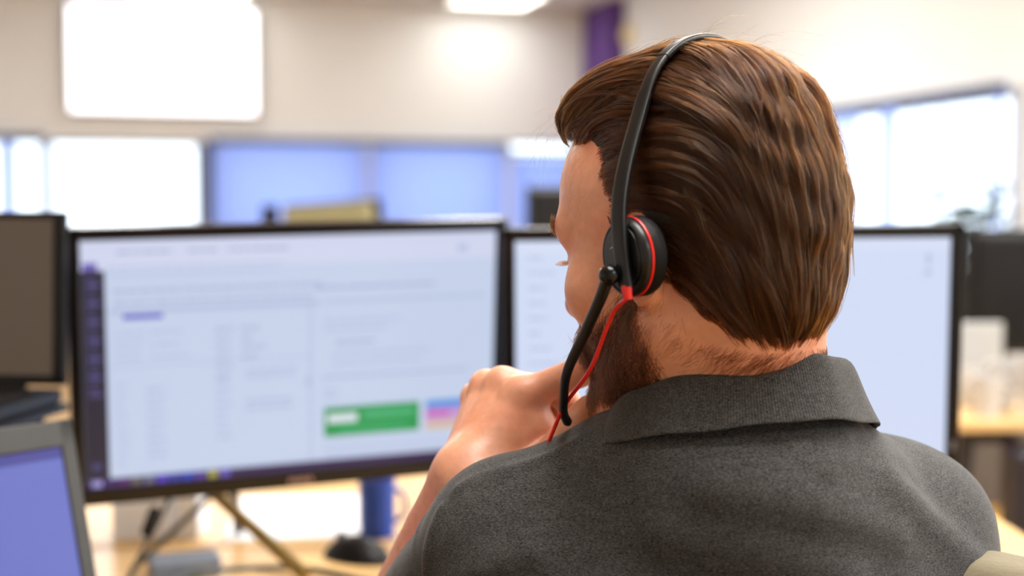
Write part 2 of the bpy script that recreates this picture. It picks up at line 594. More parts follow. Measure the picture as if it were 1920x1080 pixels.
# dark column of icons on the left, taskbar along the bottom
it += [(0, .118, .052, .962, (22, 20, 44))]
for k in range(26):
    if k % 4 != 3: it.append((.012, .15 + k * .0185, .012 + (.030 if k % 2 else .022), .158 + k * .0185, (92, 86, 150)))
it += [(.014, .895, .034, .925, (70, 66, 116)), (.004, .085, .036, .118, (112, 100, 186))]
it += [(0, .962, 1, 1, (40, 14, 78))]
tb = [(168, 160, 226), (62, 24, 110), (96, 30, 120), (120, 112, 104), (120, 124, 150), (92, 72, 226), (40, 70, 190), (24, 76, 214), (96, 70, 180), (186, 180, 40), (112, 96, 214)]
for k, c in enumerate(tb): it.append((.012 + k * .0295, .968, .034 + k * .0295, .994, c))
ML, PL, rotL, dimL = monitor(W(-0.277, 1.7502, -0.185), 0.3702, 0.1261, -0.0202,
                             'lit black monitor showing a pale web page with a green banner', it, PALE, bright=0.86, stand='none')
# badge in the middle of the lower bezel and the thin button marks at its left
mb = MB()
for k in range(5): mb.box((-0.013 + k * .0065, -0.0125, -dimL[1] / 2 + .011), (0.0045, 0.001, 0.006))
mb.build('bezel_badge', mat('badge_grey', rgb(150, 118, 112), 0.4), ML, PL, rotL)
# splayed stand under the left part of the monitor and a post behind
mb = MB()
Rz = Matrix.Rotation(-0.3702, 3, 'Z')
def loc_in(M, p): return Rz @ (Vector(p) - M.location)
A = loc_in(ML, W(-.400, 1.80, -.375)); B1 = loc_in(ML, W(-.262, 1.70, DZ - EYE + .010)); B2 = loc_in(ML, W(-.495, 1.74, DZ - EYE + .006))
mb.tube([A, B1], [0.008, 0.009], 10); mb.build('stand_leg', M_metal, ML)
mb = MB(); mb.tube([A, B2], [0.004, 0.004], 10); mb.build('stand_leg', M_steel, ML)
B3 = loc_in(ML, W(-.40, 1.96, DZ - EYE + .006))
mb = MB(); mb.tube([A + Vector((0, .0, 0.0)), A + Vector((.02, .05, .1)), B3], [0.008, .008, 0.008], 10); mb.build('stand_leg', M_steel, ML)
mb = MB(); mb.box(A + Vector((0.0, 0.02, .03)), (.05, .04, .07), bev=.006); mb.build('stand_clamp', M_steel, ML)

it2 = [(0, 0, 1, .05, (214, 224, 248))] + text_rows(.03, .06, 12, .06, .03, .07, DIM, .012, 31) + [(.945, .06, .955, .11, DIM), (.94, .13, .958, .15, DIM)]
MR, PR, rotR, dimR = monitor(W(0.272, 1.67, -0.19), R(1.5), R(3), R(-.5),
                             'lit black monitor with a blank pale screen behind the man\'s head', it2, (208, 220, 246), bright=0.93)
mb = MB(); mb.box((dimR[0] / 2 - .008, -0.0122, -.1), (0.004, 0.001, 0.012)); mb.build('power_mark', mat('mark_grey', rgb(90, 90, 96), 0.4), MR, PR, rotR)

# laptop, lower left
def laptop(hx, hy, hz, yaw, lean, label, w_, h_, items, base_c, bright, bez, M_l, M_b):
    e = empty('laptop', (hx, hy, hz), yaw, label, 'laptop')
    mb = MB(); mb.box((0, -0.12, 0.009), (w_, 0.24, 0.018), bev=.005); mb.build('base', M_b, e)
    kb = MB()
    for r_ in range(5):
        for c_ in range(14): kb.box(((-.15 + c_ * .023) * w_ / .36, -.045 - r_ * .021, .0185), (.019 * w_ / .36, .017, .003), bev=.001)
    kb.build('keyboard', M_black, e)
    Mx = Matrix.Rotation(-lean, 4, 'X')
    P = Vector((0, 0.006, 0.02))
    side, top, bot = bez
    mb = MB()
    for s in (-1, 1): mb.box((s * (w_ / 2 - side / 2), 0, h_ / 2), (side, .010, h_), bev=.002)
    mb.box((0, 0, h_ - top / 2), (w_, .010, top), bev=.002); mb.box((0, 0, bot / 2), (w_, .010, bot), bev=.002); mb.box((0, .0055, h_ / 2), (w_, .005, h_), bev=.002)
    mb.build('lid', M_l, e, P, Mx.to_euler())
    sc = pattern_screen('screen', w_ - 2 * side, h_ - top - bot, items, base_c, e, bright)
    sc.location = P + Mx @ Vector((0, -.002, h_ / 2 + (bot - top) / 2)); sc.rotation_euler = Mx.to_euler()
    hg = MB(); hg.tube([(-w_ * .33, .004, .018), (w_ * .33, .004, .018)], .006, 10); hg.build('hinge', M_black, e)
    return e


M_lg = mat('laptop_grey', rgb(70, 68, 70), 0.4, metal=.4)
laptop(-.488, 1.125, DZ, R(52), R(14), 'open laptop with a lilac screen in the lower left corner', .36, .258,
       [(0, 0, 1, .05, (50, 50, 150))] + text_rows(.4, .12, 3, .05, .2, .4, (106, 114, 204), .02, 40), (98, 108, 198), .85, (.016, .026, .024), mat('laptop_bezel', rgb(44, 43, 40), 0.5), M_lg)
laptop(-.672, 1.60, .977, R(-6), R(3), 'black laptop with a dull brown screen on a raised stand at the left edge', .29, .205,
       [], (106, 86, 64), .5, (.015, .008, .012), M_black, M_gloss)  # screen is off; its brown glow stands in for the warm room's reflection
e = empty('laptop_stand', (-.680, 1.49, DZ), R(-6), 'black riser stand lifting the laptop with the brown screen', 'stand')
mb = MB(); mb.box((0, 0, .2415), (.29, .24, .011), bev=.004); mb.build('platform', M_gloss, e)
mb = MB(); mb.box((0, .01, .124), (.25, .19, .223), bev=.010); mb.build('body', M_black, e)
mb = MB(); mb.box((0, .01, .006), (.27, .21, .012), bev=.004); mb.build('base', M_black, e)

# things on the two joined desks
e = empty('mug', W(-0.197, 1.957, DZ - EYE), 0, 'blue mug standing behind the left monitor', 'mug')
mb = MB(); mb.lathe([(0.0, .004), (.024, .004), (.0265, .02), (.0275, .085), (.0255, .085), (.0245, .02), (0, .012)], 32)
mb.lathe([(0, 0), (.025, 0), (.0265, .006)], 32)
mb.build('cup', mat('blue_glaze', rgb(4, 74, 190), 0.3, var=.1), e)
mb = MB(); mb.tube([(.026 + .016 * math.sin(t), 0, .045 + .024 * math.cos(t)) for t in np.linspace(0, math.pi, 12)], .004, 8); mb.build('handle', mat('blue_handle', rgb(12, 80, 180), 0.3), e)

e = empty('mouse', W(-.21, 1.82, DZ - EYE), R(60), 'black computer mouse on the oak desk under the left monitor', 'mouse')
mb = MB()
mb.lathe([(0.0, .034), (.35, .031), (.7, .022), (.95, .008), (1.0, .0)], 28, Matrix.Diagonal((.031, .055, 1, 1))); mb.build('shell', M_black, e)
mb = MB(); mb.lathe([(.006, -.003), (.007, 0), (.006, .003)], 16, Matrix.Translation((0, .028, .029)) @ Matrix.Rotation(R(90), 4, 'Y')); mb.build('scroll_wheel', M_steel, e)

M_paper = mat('paper_white', rgb(236, 238, 242), 0.6, var=.02)
def carton(px, py, wd, dp, ht, rz, label):
    e = empty('paper_box', W(px, py, DZ - EYE), rz, label, 'box')
    mb = MB(); mb.box((0, 0, ht / 2), (wd, dp, ht), bev=.003); mb.build('carton', M_paper, e)
    mb = MB(); mb.box((0, 0, ht + .003), (wd + .004, dp + .004, .006), bev=.001); mb.build('lid', M_paper, e)
    return e
carton(-.535, 1.955, .082, .06, .17, R(2), 'wider white card box on the far oak desk, seen under the left monitor')
carton(-.468, 1.955, .034, .05, .17, R(-3), 'narrow white card box beside the wider white box')
for (px, py, rz, lab) in ((-.33, 2.08, 8, 'white paper sheet lying on the far oak desk near the boxes'),):
    mb = MB(); mb.box((0, 0, .0008), (.21, .297, .0012)); o = mb.build('paper_sheet', M_paper, None, W(px, py, DZ - EYE), (0, 0, R(rz)))
    tag(o, lab, 'paper')
# cables
def cable(name, pts, r, m, label, parent=None):
    mb = MB(); mb.tube([Vector(p) for p in spline(pts, 40)], r, 10); o = mb.build(name, m, parent)
    if label: tag(o, label, 'cable')
    return o
e = empty('power_cable', W(-.47, 1.72, DZ - EYE), 0, 'black power cable with a thick bulge hanging below the left monitor', 'cable')
T = lambda x, y, z: Vector((x, y, z)) - Vector((-.47, 1.72, DZ - EYE))
cable('cord', [T(-.455, 1.84, -.36), T(-.455, 1.76, -.385), T(-.470, 1.70, -.43), T(-.48, 1.66, -.465), T(-.46, 1.58, -.466)], .003, M_black, None, e)
mb = MB(); mb.tube([T(-.454, 1.715, -.375), T(-.457, 1.713, -.38), T(-.465, 1.705, -.405), T(-.468, 1.703, -.41)], [.004, .0075, .0075, .004], 12); mb.build('ferrite_bead', M_black, e)
cable('data_cable', [W(-.44, 1.66, -.463), W(-.40, 1.72, -.462), W(-.33, 1.755, -.464), W(-.26, 1.75, -.465), W(-.18, 1.69, -.466)], .0042, mat('grey_cable', rgb(60, 66, 60), .5), 'dark cable looping over the oak desk below the monitor')
mb = MB(); mb.box((0, 0, .014), (.09, .05, .028), bev=.006); o = mb.build('power_adapter', mat('adapter_grey', rgb(96, 104, 116), .5), None, W(-.425, 1.735, DZ - EYE), (0, 0, R(20)))
tag(o, 'grey power adapter block lying under the left monitor', 'adapter')

# far desk: cream-backed monitor, dark post, dark monitor by the man's brow
def back_monitor(x, y, zt, wd, ht, yaw, shell, label, roll=0.0):
    e = empty('monitor', (x, y, DZ), yaw, label, 'monitor')
    zc = zt - ht / 2 - DZ
    mb = MB(); mb.box((0, 0, zc), (wd, .03, ht), bev=.006, M=Matrix.Rotation(roll, 4, 'Y')); mb.build('bezel', M_black, e)
    mb = MB(); mb.box((-.01, -.03, zc), (wd - .03, .05, ht - .02), bev=.015, M=Matrix.Rotation(roll, 4, 'Y')); mb.build('back_cover', shell, e)
    mb = MB(); mb.box((0, -.03, zc / 2), (.05, .03, zc), bev=.004); mb.build('stand_neck', M_steel, e)
    mb = MB(); mb.box((0, -.03, .008), (.22, .17, .016), bev=.004); mb.build('stand_base', M_steel, e)
    return e
M_cream = mat('cream_shell', rgb(146, 142, 108), .6, var=.04)
back_monitor(-.635, 4.9, 1.2 + .043, .36, .36, R(-8), M_cream, 'cream-backed monitor on the further desk above the left monitor', R(-4))
back_monitor(-.90, 5.05, 1.2 + .03, .06, .30, 0, M_black, 'slim dark display edge left of the cream-backed monitor')
back_monitor(.20, 4.95, 1.2 + .10, .30, .40, R(10), M_black, 'dark monitor on the further desk, peeping out by the man\'s brow')

# right-hand desk clutter
back_monitor(1.43, 3.58, 1.2 - .040, .48, .33, R(6), M_black, 'black monitor seen from behind on the right-hand desk')
back_monitor(1.80, 3.42, 1.2 - .10, .40, .30, R(-14), M_black, 'black monitor at the right edge, turned away on the cluttered desk')
M_cup = mat('white_cup', rgb(196, 196, 196), .4)
cup_me = None
for k, (x, y, lab) in enumerate(((1.10, 3.12, 'white cup nearest the big monitor on the cluttered desk'), (1.165, 3.20, 'white cup second from the big monitor'), (1.205, 3.11, 'white cup above the black hanging case'),
                                 (1.12, 3.26, 'white cup at the back of the row by the big monitor'), (1.29, 3.09, 'white cup at the right edge of the picture'), (1.34, 3.16, 'white cup behind the one at the right edge'))):
    if cup_me is None:
        mb = MB(); mb.lathe([(0, .003), (.026, .003), (.03, .02), (.038, .095), (.0355, .095), (.028, .02), (0, .012)], 24); mb.lathe([(0, 0), (.026, 0), (.03, .02)], 24)
        o = mb.build('cup', M_cup); cup_me = o.data
        hm = MB(); hm.tube([(.033 + .02 * math.sin(t), 0, .05 + .026 * math.cos(t)) for t in np.linspace(0, math.pi, 10)], .0045, 8); hd = hm.build('handle', M_cup, o)
        hme = hd.data
    else:
        o = link('cup', cup_me, None); link('handle', hme, None, o)
    o.location = (x, y, DZ); o.rotation_euler = (0, 0, k * 1.3)
    o.scale = (1, 1, 1.0 + .25 * (k % 3))
    tag(o, lab, 'cup', 'white cups on the right-hand desk')
for (x, y, sx, sz, rz, nm, col, lab) in ((1.15, 3.34, .13, .20, 5, 'document_holder', rgb(170, 172, 172), 'pale document holder standing behind the white cups'), (1.42, 3.34, .10, .26, -8, 'sticky_board', rgb(190, 184, 140), 'pale yellow note board standing at the right edge')):
    e = empty(nm, (x, y, DZ), R(rz), lab, 'stationery')
    mb = MB(); mb.box((0, 0, sz / 2), (sx, .012, sz), bev=.003); mb.build('panel', mat(nm, col, .6), e)
    mb = MB(); mb.box((0, .03, .005), (sx, .08, .01), bev=.002); mb.build('foot', M_white, e)
e = empty('computer_case', (1.155, 2.97, DZ - .305), R(-5), 'small black case hanging under the right-hand desk edge', 'computer')
mb = MB(); mb.box((0, 0.04, .15), (.085, .16, .20), bev=.012); mb.build('body', mat('navy_black', rgb(24, 26, 42), .5), e)
mb = MB(); mb.box((0, 0.04, .262), (.05, .10, .026)); mb.build('mount', M_steel, e)


# potted plant near the right-hand window
def plant(x, y, label):
    e = empty('potted_plant', (x, y, 0), 0, label, 'plant')
    mb = MB(); mb.lathe([(0, 0), (.12, 0), (.16, .28), (.15, .28), (.12, .25), (0, .25)], 32); mb.build('pot', mat('pot_grey', rgb(90, 84, 80), .7), e)
    st = MB(); lf = MB()
    rr = random.Random(5)
    tips = []
    for k in range(15):
        a = rr.uniform(0, 6.28); sp = rr.uniform(.06, .34); hh = rr.uniform(.85, 1.38)
        P = spline([(0.03 * math.cos(a), .03 * math.sin(a), .24), (.3 * sp * math.cos(a), .3 * sp * math.sin(a), .24 + hh * .4), (sp * math.cos(a), sp * math.sin(a), hh)], 14)
        st.tube([Vector(p) for p in P], [.010 - .0005 * i for i in range(14)], 8)
        for j in range(5, 14):
            for _ in range(3):
                p = Vector(P[j]); b = rr.uniform(0, 6.28); L = rr.uniform(.09, .16); wd = L * .32
                d = Vector((math.cos(b), math.sin(b), rr.uniform(-.2, .6))).normalized(); s = d.cross(Vector((0, 0, 1))).normalized(); u = s.cross(d)
                V = [p, p + d * L * .3 + s * wd + u * .008, p + d * L * .68 + s * wd * .8, p + d * L - u * .02, p + d * L * .68 - s * wd * .8, p + d * L * .3 - s * wd + u * .008, p + d * L * .4 - u * .006]
                lf.add(V, [(0, 1, 6), (1, 2, 6), (2, 3, 6), (3, 4, 6), (4, 5, 6), (5, 0, 6)], 0, True)
    st.build('stem', mat('stem_green', rgb(92, 110, 52), .6), e)
    lf.build('foliage', mat('leaf_green', rgb(40, 74, 46), .35, var=.3), e)
    return e


plant(1.93, 5.6, 'leafy green potted plant in front of the right-hand window')

# ------------------------------------------------------------------ signed-distance modelling (for the person, clothes and hair)
def smin(a, b, k):
    h = np.clip(0.5 + 0.5 * (b - a) / k, 0, 1)
    return b + (a - b) * h - k * h * (1 - h)


def smax(a, b, k):
    return -smin(-a, -b, k)


def sph(P, c, r):
    return np.linalg.norm(P - np.asarray(c), axis=1) - r


def cap(P, a, b, ra, rb):
    a = np.asarray(a, float); b = np.asarray(b, float)
    d = b - a
    t = np.clip(((P - a) @ d) / (d @ d), 0, 1)
    return np.linalg.norm(P - a - t[:, None] * d, axis=1) - (ra + (rb - ra) * t)


def ell(P, c, r, Rm=None):
    q = P - np.asarray(c)
    if Rm is not None: q = q @ Rm
    r = np.asarray(r, float)
    k0 = np.linalg.norm(q / r, axis=1)
    k1 = np.linalg.norm(q / (r * r), axis=1)
    return k0 * (k0 - 1) / np.maximum(k1, 1e-9)


def near(P, c, rad, fn):
    """fn where P lies within rad of c, a safe positive distance elsewhere"""
    d = np.linalg.norm(P - np.asarray(c), axis=1)
    out = d - rad + 0.06
    m = d < rad
    if m.any(): out[m] = fn(P[m])
    return out


def sdf_mesh(f, lo, hi, h, name, newton=1):
    """sparse surface nets of the zero level of f"""
    lo = np.asarray(lo, float); hi = np.asarray(hi, float)
    B = 8
    nb = np.ceil((hi - lo) / (h * B)).astype(int)
    g = np.stack(np.meshgrid(*[np.arange(n) for n in nb], indexing='ij'), -1).reshape(-1, 3)
    cen = lo + (g + 0.5) * h * B
    act = g[np.abs(f(cen)) < h * B * 0.87 * 1.5 + 0.004]
    loc = np.stack(np.meshgrid(*[np.arange(B + 1)] * 3, indexing='ij'), -1).reshape(-1, 3)
    nbk = len(act)
    D = np.empty((nbk, B + 1, B + 1, B + 1))
    for s in range(0, nbk, 400):
        e_ = min(nbk, s + 400)
        idx = (act[s:e_, None, :] * B + loc[None]).reshape(-1, 3)
        D[s:e_] = f(lo + idx * h).reshape(e_ - s, B + 1, B + 1, B + 1)
    sg = D < 0
    N = nb * B + 2
    key = lambda c: (c[..., 0].astype(np.int64) * N[1] + c[..., 1]) * N[2] + c[..., 2]
    cs = sum(sg[:, i:B + i, j:B + j, k:B + k].astype(np.int8) for i in (0, 1) for j in (0, 1) for k in (0, 1))
    bi, ci, cj, ck = np.nonzero((cs > 0) & (cs < 8))
    acc = np.zeros((len(bi), 3)); cnt = np.zeros(len(bi))
    corners = [(i, j, k) for i in (0, 1) for j in (0, 1) for k in (0, 1)]
    val = {c: D[bi, ci + c[0], cj + c[1], ck + c[2]] for c in corners}
    for c in corners:
        for ax in range(3):
            if c[ax] == 0:
                c2 = tuple(1 if q == ax else c[q] for q in range(3))
                a, b = val[c], val[c2]
                m = (a < 0) != (b < 0)
                t = a[m] / (a[m] - b[m])
                p = np.tile(np.array(c, float), (m.sum(), 1)); p[:, ax] += t
                acc[m] += p; cnt[m] += 1
    cell = act[bi] * B + np.stack([ci, cj, ck], 1)
    V = lo + (cell + acc / cnt[:, None]) * h
    ck_ = key(cell)
    order = np.argsort(ck_)
    sk = ck_[order]
    faces = []
    for ax in range(3):
        sl_a = [slice(0, B)] * 3; sl_b = [slice(0, B)] * 3
        sl_b[ax] = slice(1, B + 1)
        A_ = sg[(slice(None),) + tuple(sl_a)]; B_ = sg[(slice(None),) + tuple(sl_b)]
        q = np.nonzero(A_ != B_)
        if len(q[0]) == 0: continue
        co = act[q[0]] * B + np.stack(q[1:], 1)
        inside = A_[q]
        u, v = (ax + 1) % 3, (ax + 2) % 3
        ids = []
        for (du, dv) in ((0, 0), (-1, 0), (-1, -1), (0, -1)):
            c4 = co.copy(); c4[:, u] += du; c4[:, v] += dv
            kk = key(c4)
            pos = np.clip(np.searchsorted(sk, kk), 0, len(sk) - 1)
            ids.append(np.where(sk[pos] == kk, order[pos], -1))
        ids = np.stack(ids, 1)
        ids[~inside] = ids[~inside][:, ::-1]
        faces.append(ids[(ids >= 0).all(1)])
    F = np.vstack(faces)
    for _ in range(newton):
        G = grad(f, V, h * .4)
        V = V - np.clip(f(V), -h, h)[:, None] * G
    # drop vertices no face uses
    used = np.zeros(len(V), bool); used[F.ravel()] = True
    mp = np.cumsum(used) - 1
    return np_mesh(name, V[used], mp[F])


def grad(f, P, e=0.0015):
    G = np.empty_like(P)
    for ax in range(3):
        d = np.zeros(3); d[ax] = e
        G[:, ax] = f(P + d) - f(P - d)
    return G / np.maximum(np.linalg.norm(G, axis=1, keepdims=True), 1e-9)


# head frame ------------------------------------------------------------
HY, HP, HR = R(48), R(7), R(0)
HS = 0.905
HO = np.array([0.1186, 0.868, EYE - 0.0265])
_F = np.array([-math.sin(HY) * math.cos(HP), math.cos(HY) * math.cos(HP), -math.sin(HP)])
_L = np.array([-math.cos(HY), -math.sin(HY), 0.0])
_U = np.cross(_F, _L)
HM = np.stack([_F, _L, _U], 1)              # columns: forward, left, up


def toH(P): return (P - HO) @ HM / HS
def H(f, l, u): return HO + HS * (HM @ np.array([f, l, u]))
def Hs(A): return HO + HS * (np.asarray(A) @ HM.T)


def head_sdf(q):
    """q in head coordinates (forward, left, up from the ear level)"""
    s = q.copy(); s[:, 1] = np.abs(s[:, 1])
    d = ell(q, (-.006, 0, .042), (.096, .075, .082))
    d = smin(d, ell(q, (.032, 0, .048), (.066, .061, .066)), .03)
    d = smin(d, ell(q, (.030, 0, -.025), (.062, .060, .080)), .03)
    d = smin(d, cap(s, (-.004, .050, -.050), (.066, .013, -.098), .020, .016), .028)
    d = smin(d, sph(s, (.055, .047, -.020), .022), .022)
    d = smin(d, cap(s, (.088, .010, .026), (.074, .044, .028), .011, .012), .014)
    d = smin(d, sph(q, (.080, 0, -.094), .020), .02)
    d = smin(d, ell(q, (.084, 0, -.055), (.017, .030, .022)), .016)
    d = smax(d, -ell(s, (.100, .032, .006), (.020, .018, .012)), .012)
    d = smin(d, sph(s, (.0735, .032, .005), .0138), .006)
    d = smin(d, cap(q, (.092, 0, .016), (.110, 0, -.026), .0085, .0120), .012)
    d = smin(d, sph(s, (.100, .012, -.030), .0085), .008)
    d = smin(d, cap(s, (.101, 0, -.052), (.091, .022, -.056), .006, .0035), .005)
    d = smin(d, cap(s, (.099, 0, -.064), (.090, .020, -.060), .0065, .0035), .005)
    d = smax(d, -cap(s, (.108, 0, -.058), (.094, .022, -.058), .0014, .001), .002)
    # ears
    er = ell(s, (-.008, .0755, .002), (.017, .0075, .031))
    er = smax(er, -ell(s, (-.004, .085, .005), (.010, .008, .020)), .006)
    d = smin(d, er, .008)
    d = smin(d, sph(s, (-.006, .072, -.026), .008), .008)
    return d


# body joints (relative to lens height, converted to world) ---------------
def w3(x, y, z): return np.array([x, y, z + EYE])
def hw(x, y, z): return w3(.958 * x, .958 * y, .958 * z)
SL, SR = w3(-.001, .885, -.221), w3(.268, .925, -.222)
EL, ER = w3(-.125, 1.085, -.428), w3(.355, 1.02, -.43)
WL, WR = hw(-.032, .972, -.190), w3(.245, 1.24, -.425)
NB, NT = w3(.146, .885, -.165), H(-.028, 0, -.035)
HIPC = w3(.15, .74, -.66)
K1, K2, K3, K4 = hw(.007, .992, -.135), hw(-.007, 1.012, -.129), hw(-.019, 1.030, -.133), hw(-.027, 1.044, -.143)


def hand_left(P):
    d = cap(P, WL, K1, .019, .0125)
    d = smin(d, cap(P, WL + (-.003, .010, .002), K2, .018, .0115), .007)
    d = smin(d, cap(P, WL + (-.004, .018, .002), K3, .017, .011), .007)
    d = smin(d, cap(P, WL + (-.004, .024, .0), K4, .016, .0105), .007)
    d = smin(d, cap(P, WL + (.012, .004, -.002), hw(.016, .992, -.158), .018, .017), .014)
    # knuckles
    for k, r in ((K1, .0125), (K2, .0115), (K3, .011), (K4, .010)):
        d = smin(d, sph(P, k + (-.001, 0, .001), r), .005)

    def chain(d, pts, rs, k0):
        for i in range(len(pts) - 1):
            d_ = cap(P, pts[i], pts[i + 1], rs[i], rs[i + 1])
            fing = d_ if i == 0 else smin(fing, d_, .004)
        return smin(d, fing, k0)
    d = chain(d, [K1, hw(.050, .990, -.116), hw(.074, 1.000, -.112), hw(.090, 1.006, -.120)], [.0120, .0105, .0090, .0080], .008)
    d = chain(d, [K2, hw(.036, 1.018, -.134), hw(.052, 1.004, -.156), hw(.043, .992, -.170)], [.0115, .0105, .0092, .008], .007)
    d = chain(d, [K3, hw(.026, 1.038, -.148), hw(.044, 1.020, -.172), hw(.032, 1.004, -.184)], [.011, .0100, .009, .0078], .007)
    d = chain(d, [K4, hw(.012, 1.052, -.162), hw(.026, 1.036, -.184), hw(.016, 1.018, -.192)], [.0105, .0092, .0082, .0072], .006)
    # thumb
    th = cap(P, WL + (.016, -.004, -.008), hw(.022, .968, -.180), .015, .0125)
    th = smin(th, cap(P, hw(.022, .968, -.180), hw(.043, .964, -.153), .0118, .0108), .005)
    th = smin(th, cap(P, hw(.043, .964, -.153), hw(.055, .973, -.140), .0108, .0085), .004)
    return smin(d, th, .004)


def hand_right(P):
    d = None
    for k in range(4):
        b = WR + (-.035 + .021 * k, .085, -.012)
        m_ = cap(P, WR, b, .020, .011)
        d = m_ if d is None else smin(d, m_, .012)
        t1 = b + (-.004 + .003 * k, .040 - .004 * abs(k - 1.5), .002); t2 = t1 + (0, .026, -.014)
        fg = smin(cap(P, b, t1, .010, .0088), cap(P, t1, t2, .0088, .0075), .004)
        d = smin(d, fg, .006)
    th = smin(cap(P, WR + (-.02, .01, -.004), WR + (-.055, .045, -.018), .015, .011), cap(P, WR + (-.055, .045, -.018), WR + (-.062, .078, -.024), .011, .0085), .005)
    return smin(d, th, .008)


def neck_sdf(P):
    d = cap(P, NT, NB, .052, .054)
    return smin(d, cap(P, H(-.045, 0, .01), NB + (0, -.008, 0), .044, .048), .02)


def torso_sdf(P):
    d = cap(P, SL, SR, .050, .052)
    d = smin(d, cap(P, NB, SL + (.02, 0, 0), .050, .045), .03)
    d = smin(d, cap(P, NB, SR - (.02, 0, 0), .050, .045), .03)
    d = smin(d, ell(P, w3(.142, .885, -.33), (.165, .105, .19)), .05)
    d = smin(d, ell(P, w3(.148, .80, -.55), (.150, .105, .20)), .06)
    return d


def arm_sdf(P, s, e, w_):
    d = cap(P, s, e, .050, .038)
    d = smin(d, cap(P, e, e + (w_ - e) * .35, .037, .040), .015)
    return smin(d, cap(P, e + (w_ - e) * .35, w_, .039, .0245), .02)


def body(P):
    hd = near(P, HO, .21, lambda Q: head_sdf(toH(Q)) * HS)
    nk = near(P, (NT + NB) / 2, .19, neck_sdf)
    d = smin(hd, nk, .022)
    d = smin(d, near(P, w3(.15, .84, -.42), .55, torso_sdf), .03)
    d = smin(d, near(P, (SL + WL) / 2, .36, lambda Q: arm_sdf(Q, SL, EL, WL)), .012)
    d = smin(d, near(P, (SR + WR) / 2, .40, lambda Q: arm_sdf(Q, SR, ER, WR)), .02)
    d = smin(d, near(P, hw(.02, 1.0, -.15), .12, hand_left), .012)
    d = smin(d, near(P, WR + (0, .06, 0), .14, hand_right), .012)
    return d


def mat_skin():
    m = mat('skin', (0.67, 0.315, 0.195, 1), 0.46, var=0.16, scale=140, sss=0.22, bump=0.22)
    nt = m.node_tree
    b = nt.nodes['Principled BSDF']
    b.inputs['Coat Weight'].default_value = 0.04
    # large ruddy mottling
    tc = nt.nodes.new('ShaderNodeTexCoord')
    nz = nt.nodes.new('ShaderNodeTexNoise'); nz.inputs['Scale'].default_value = 22; nz.inputs['Detail'].default_value = 3
    nt.links.new(tc.outputs['Object'], nz.inputs['Vector'])
    old = b.inputs['Base Color'].links[0].from_socket
    mx = nt.nodes.new('ShaderNodeMix'); mx.data_type = 'RGBA'; mx.blend_type = 'MULTIPLY'
    mx.inputs[7].default_value = (1.0, 0.74, 0.66, 1)
    rp = nt.nodes.new('ShaderNodeMapRange'); rp.inputs[1].default_value = .45; rp.inputs[2].default_value = .75; rp.inputs[4].default_value = .7
    nt.links.new(nz.outputs['Fac'], rp.inputs[0]); nt.links.new(rp.outputs[0], mx.inputs[0]); nt.links.new(old, mx.inputs[6])
    nt.links.new(mx.outputs[2], b.inputs['Base Color'])
    return m


M_skin = mat_skin()
person = link('person', sdf_mesh(body, (-.25, .55, .30), (.50, 1.45, 1.40), .0021, 'person'), M_skin)
tag(person, 'bearded man in a grey polo shirt seen from behind with hand at his chin', 'person')

# eyes, nails
for s in (1, -1):
    mb = MB(); Mt = Matrix.Translation(Vector(H(.0740, .032 * s, .005)))
    Rm = Matrix(((HM[0, 1], HM[0, 2], HM[0, 0]), (HM[1, 1], HM[1, 2], HM[1, 0]), (HM[2, 1], HM[2, 2], HM[2, 0]))).to_4x4()
    prof = [(math.sin(t) * .0128, math.cos(t) * .0128) for t in np.linspace(0, math.pi, 22)]
    mb.lathe(prof, 24, Mt @ Rm); n0 = len(mb.f)
    mb.lathe([(0, .0131), (.0025, .0130), (.0055, .0122)], 24, Mt @ Rm, m=1)
    o = mb.build('eye', [mat('eye_white', rgb(176, 164, 156), .15), mat('iris', rgb(60, 84, 96), .1)], person)

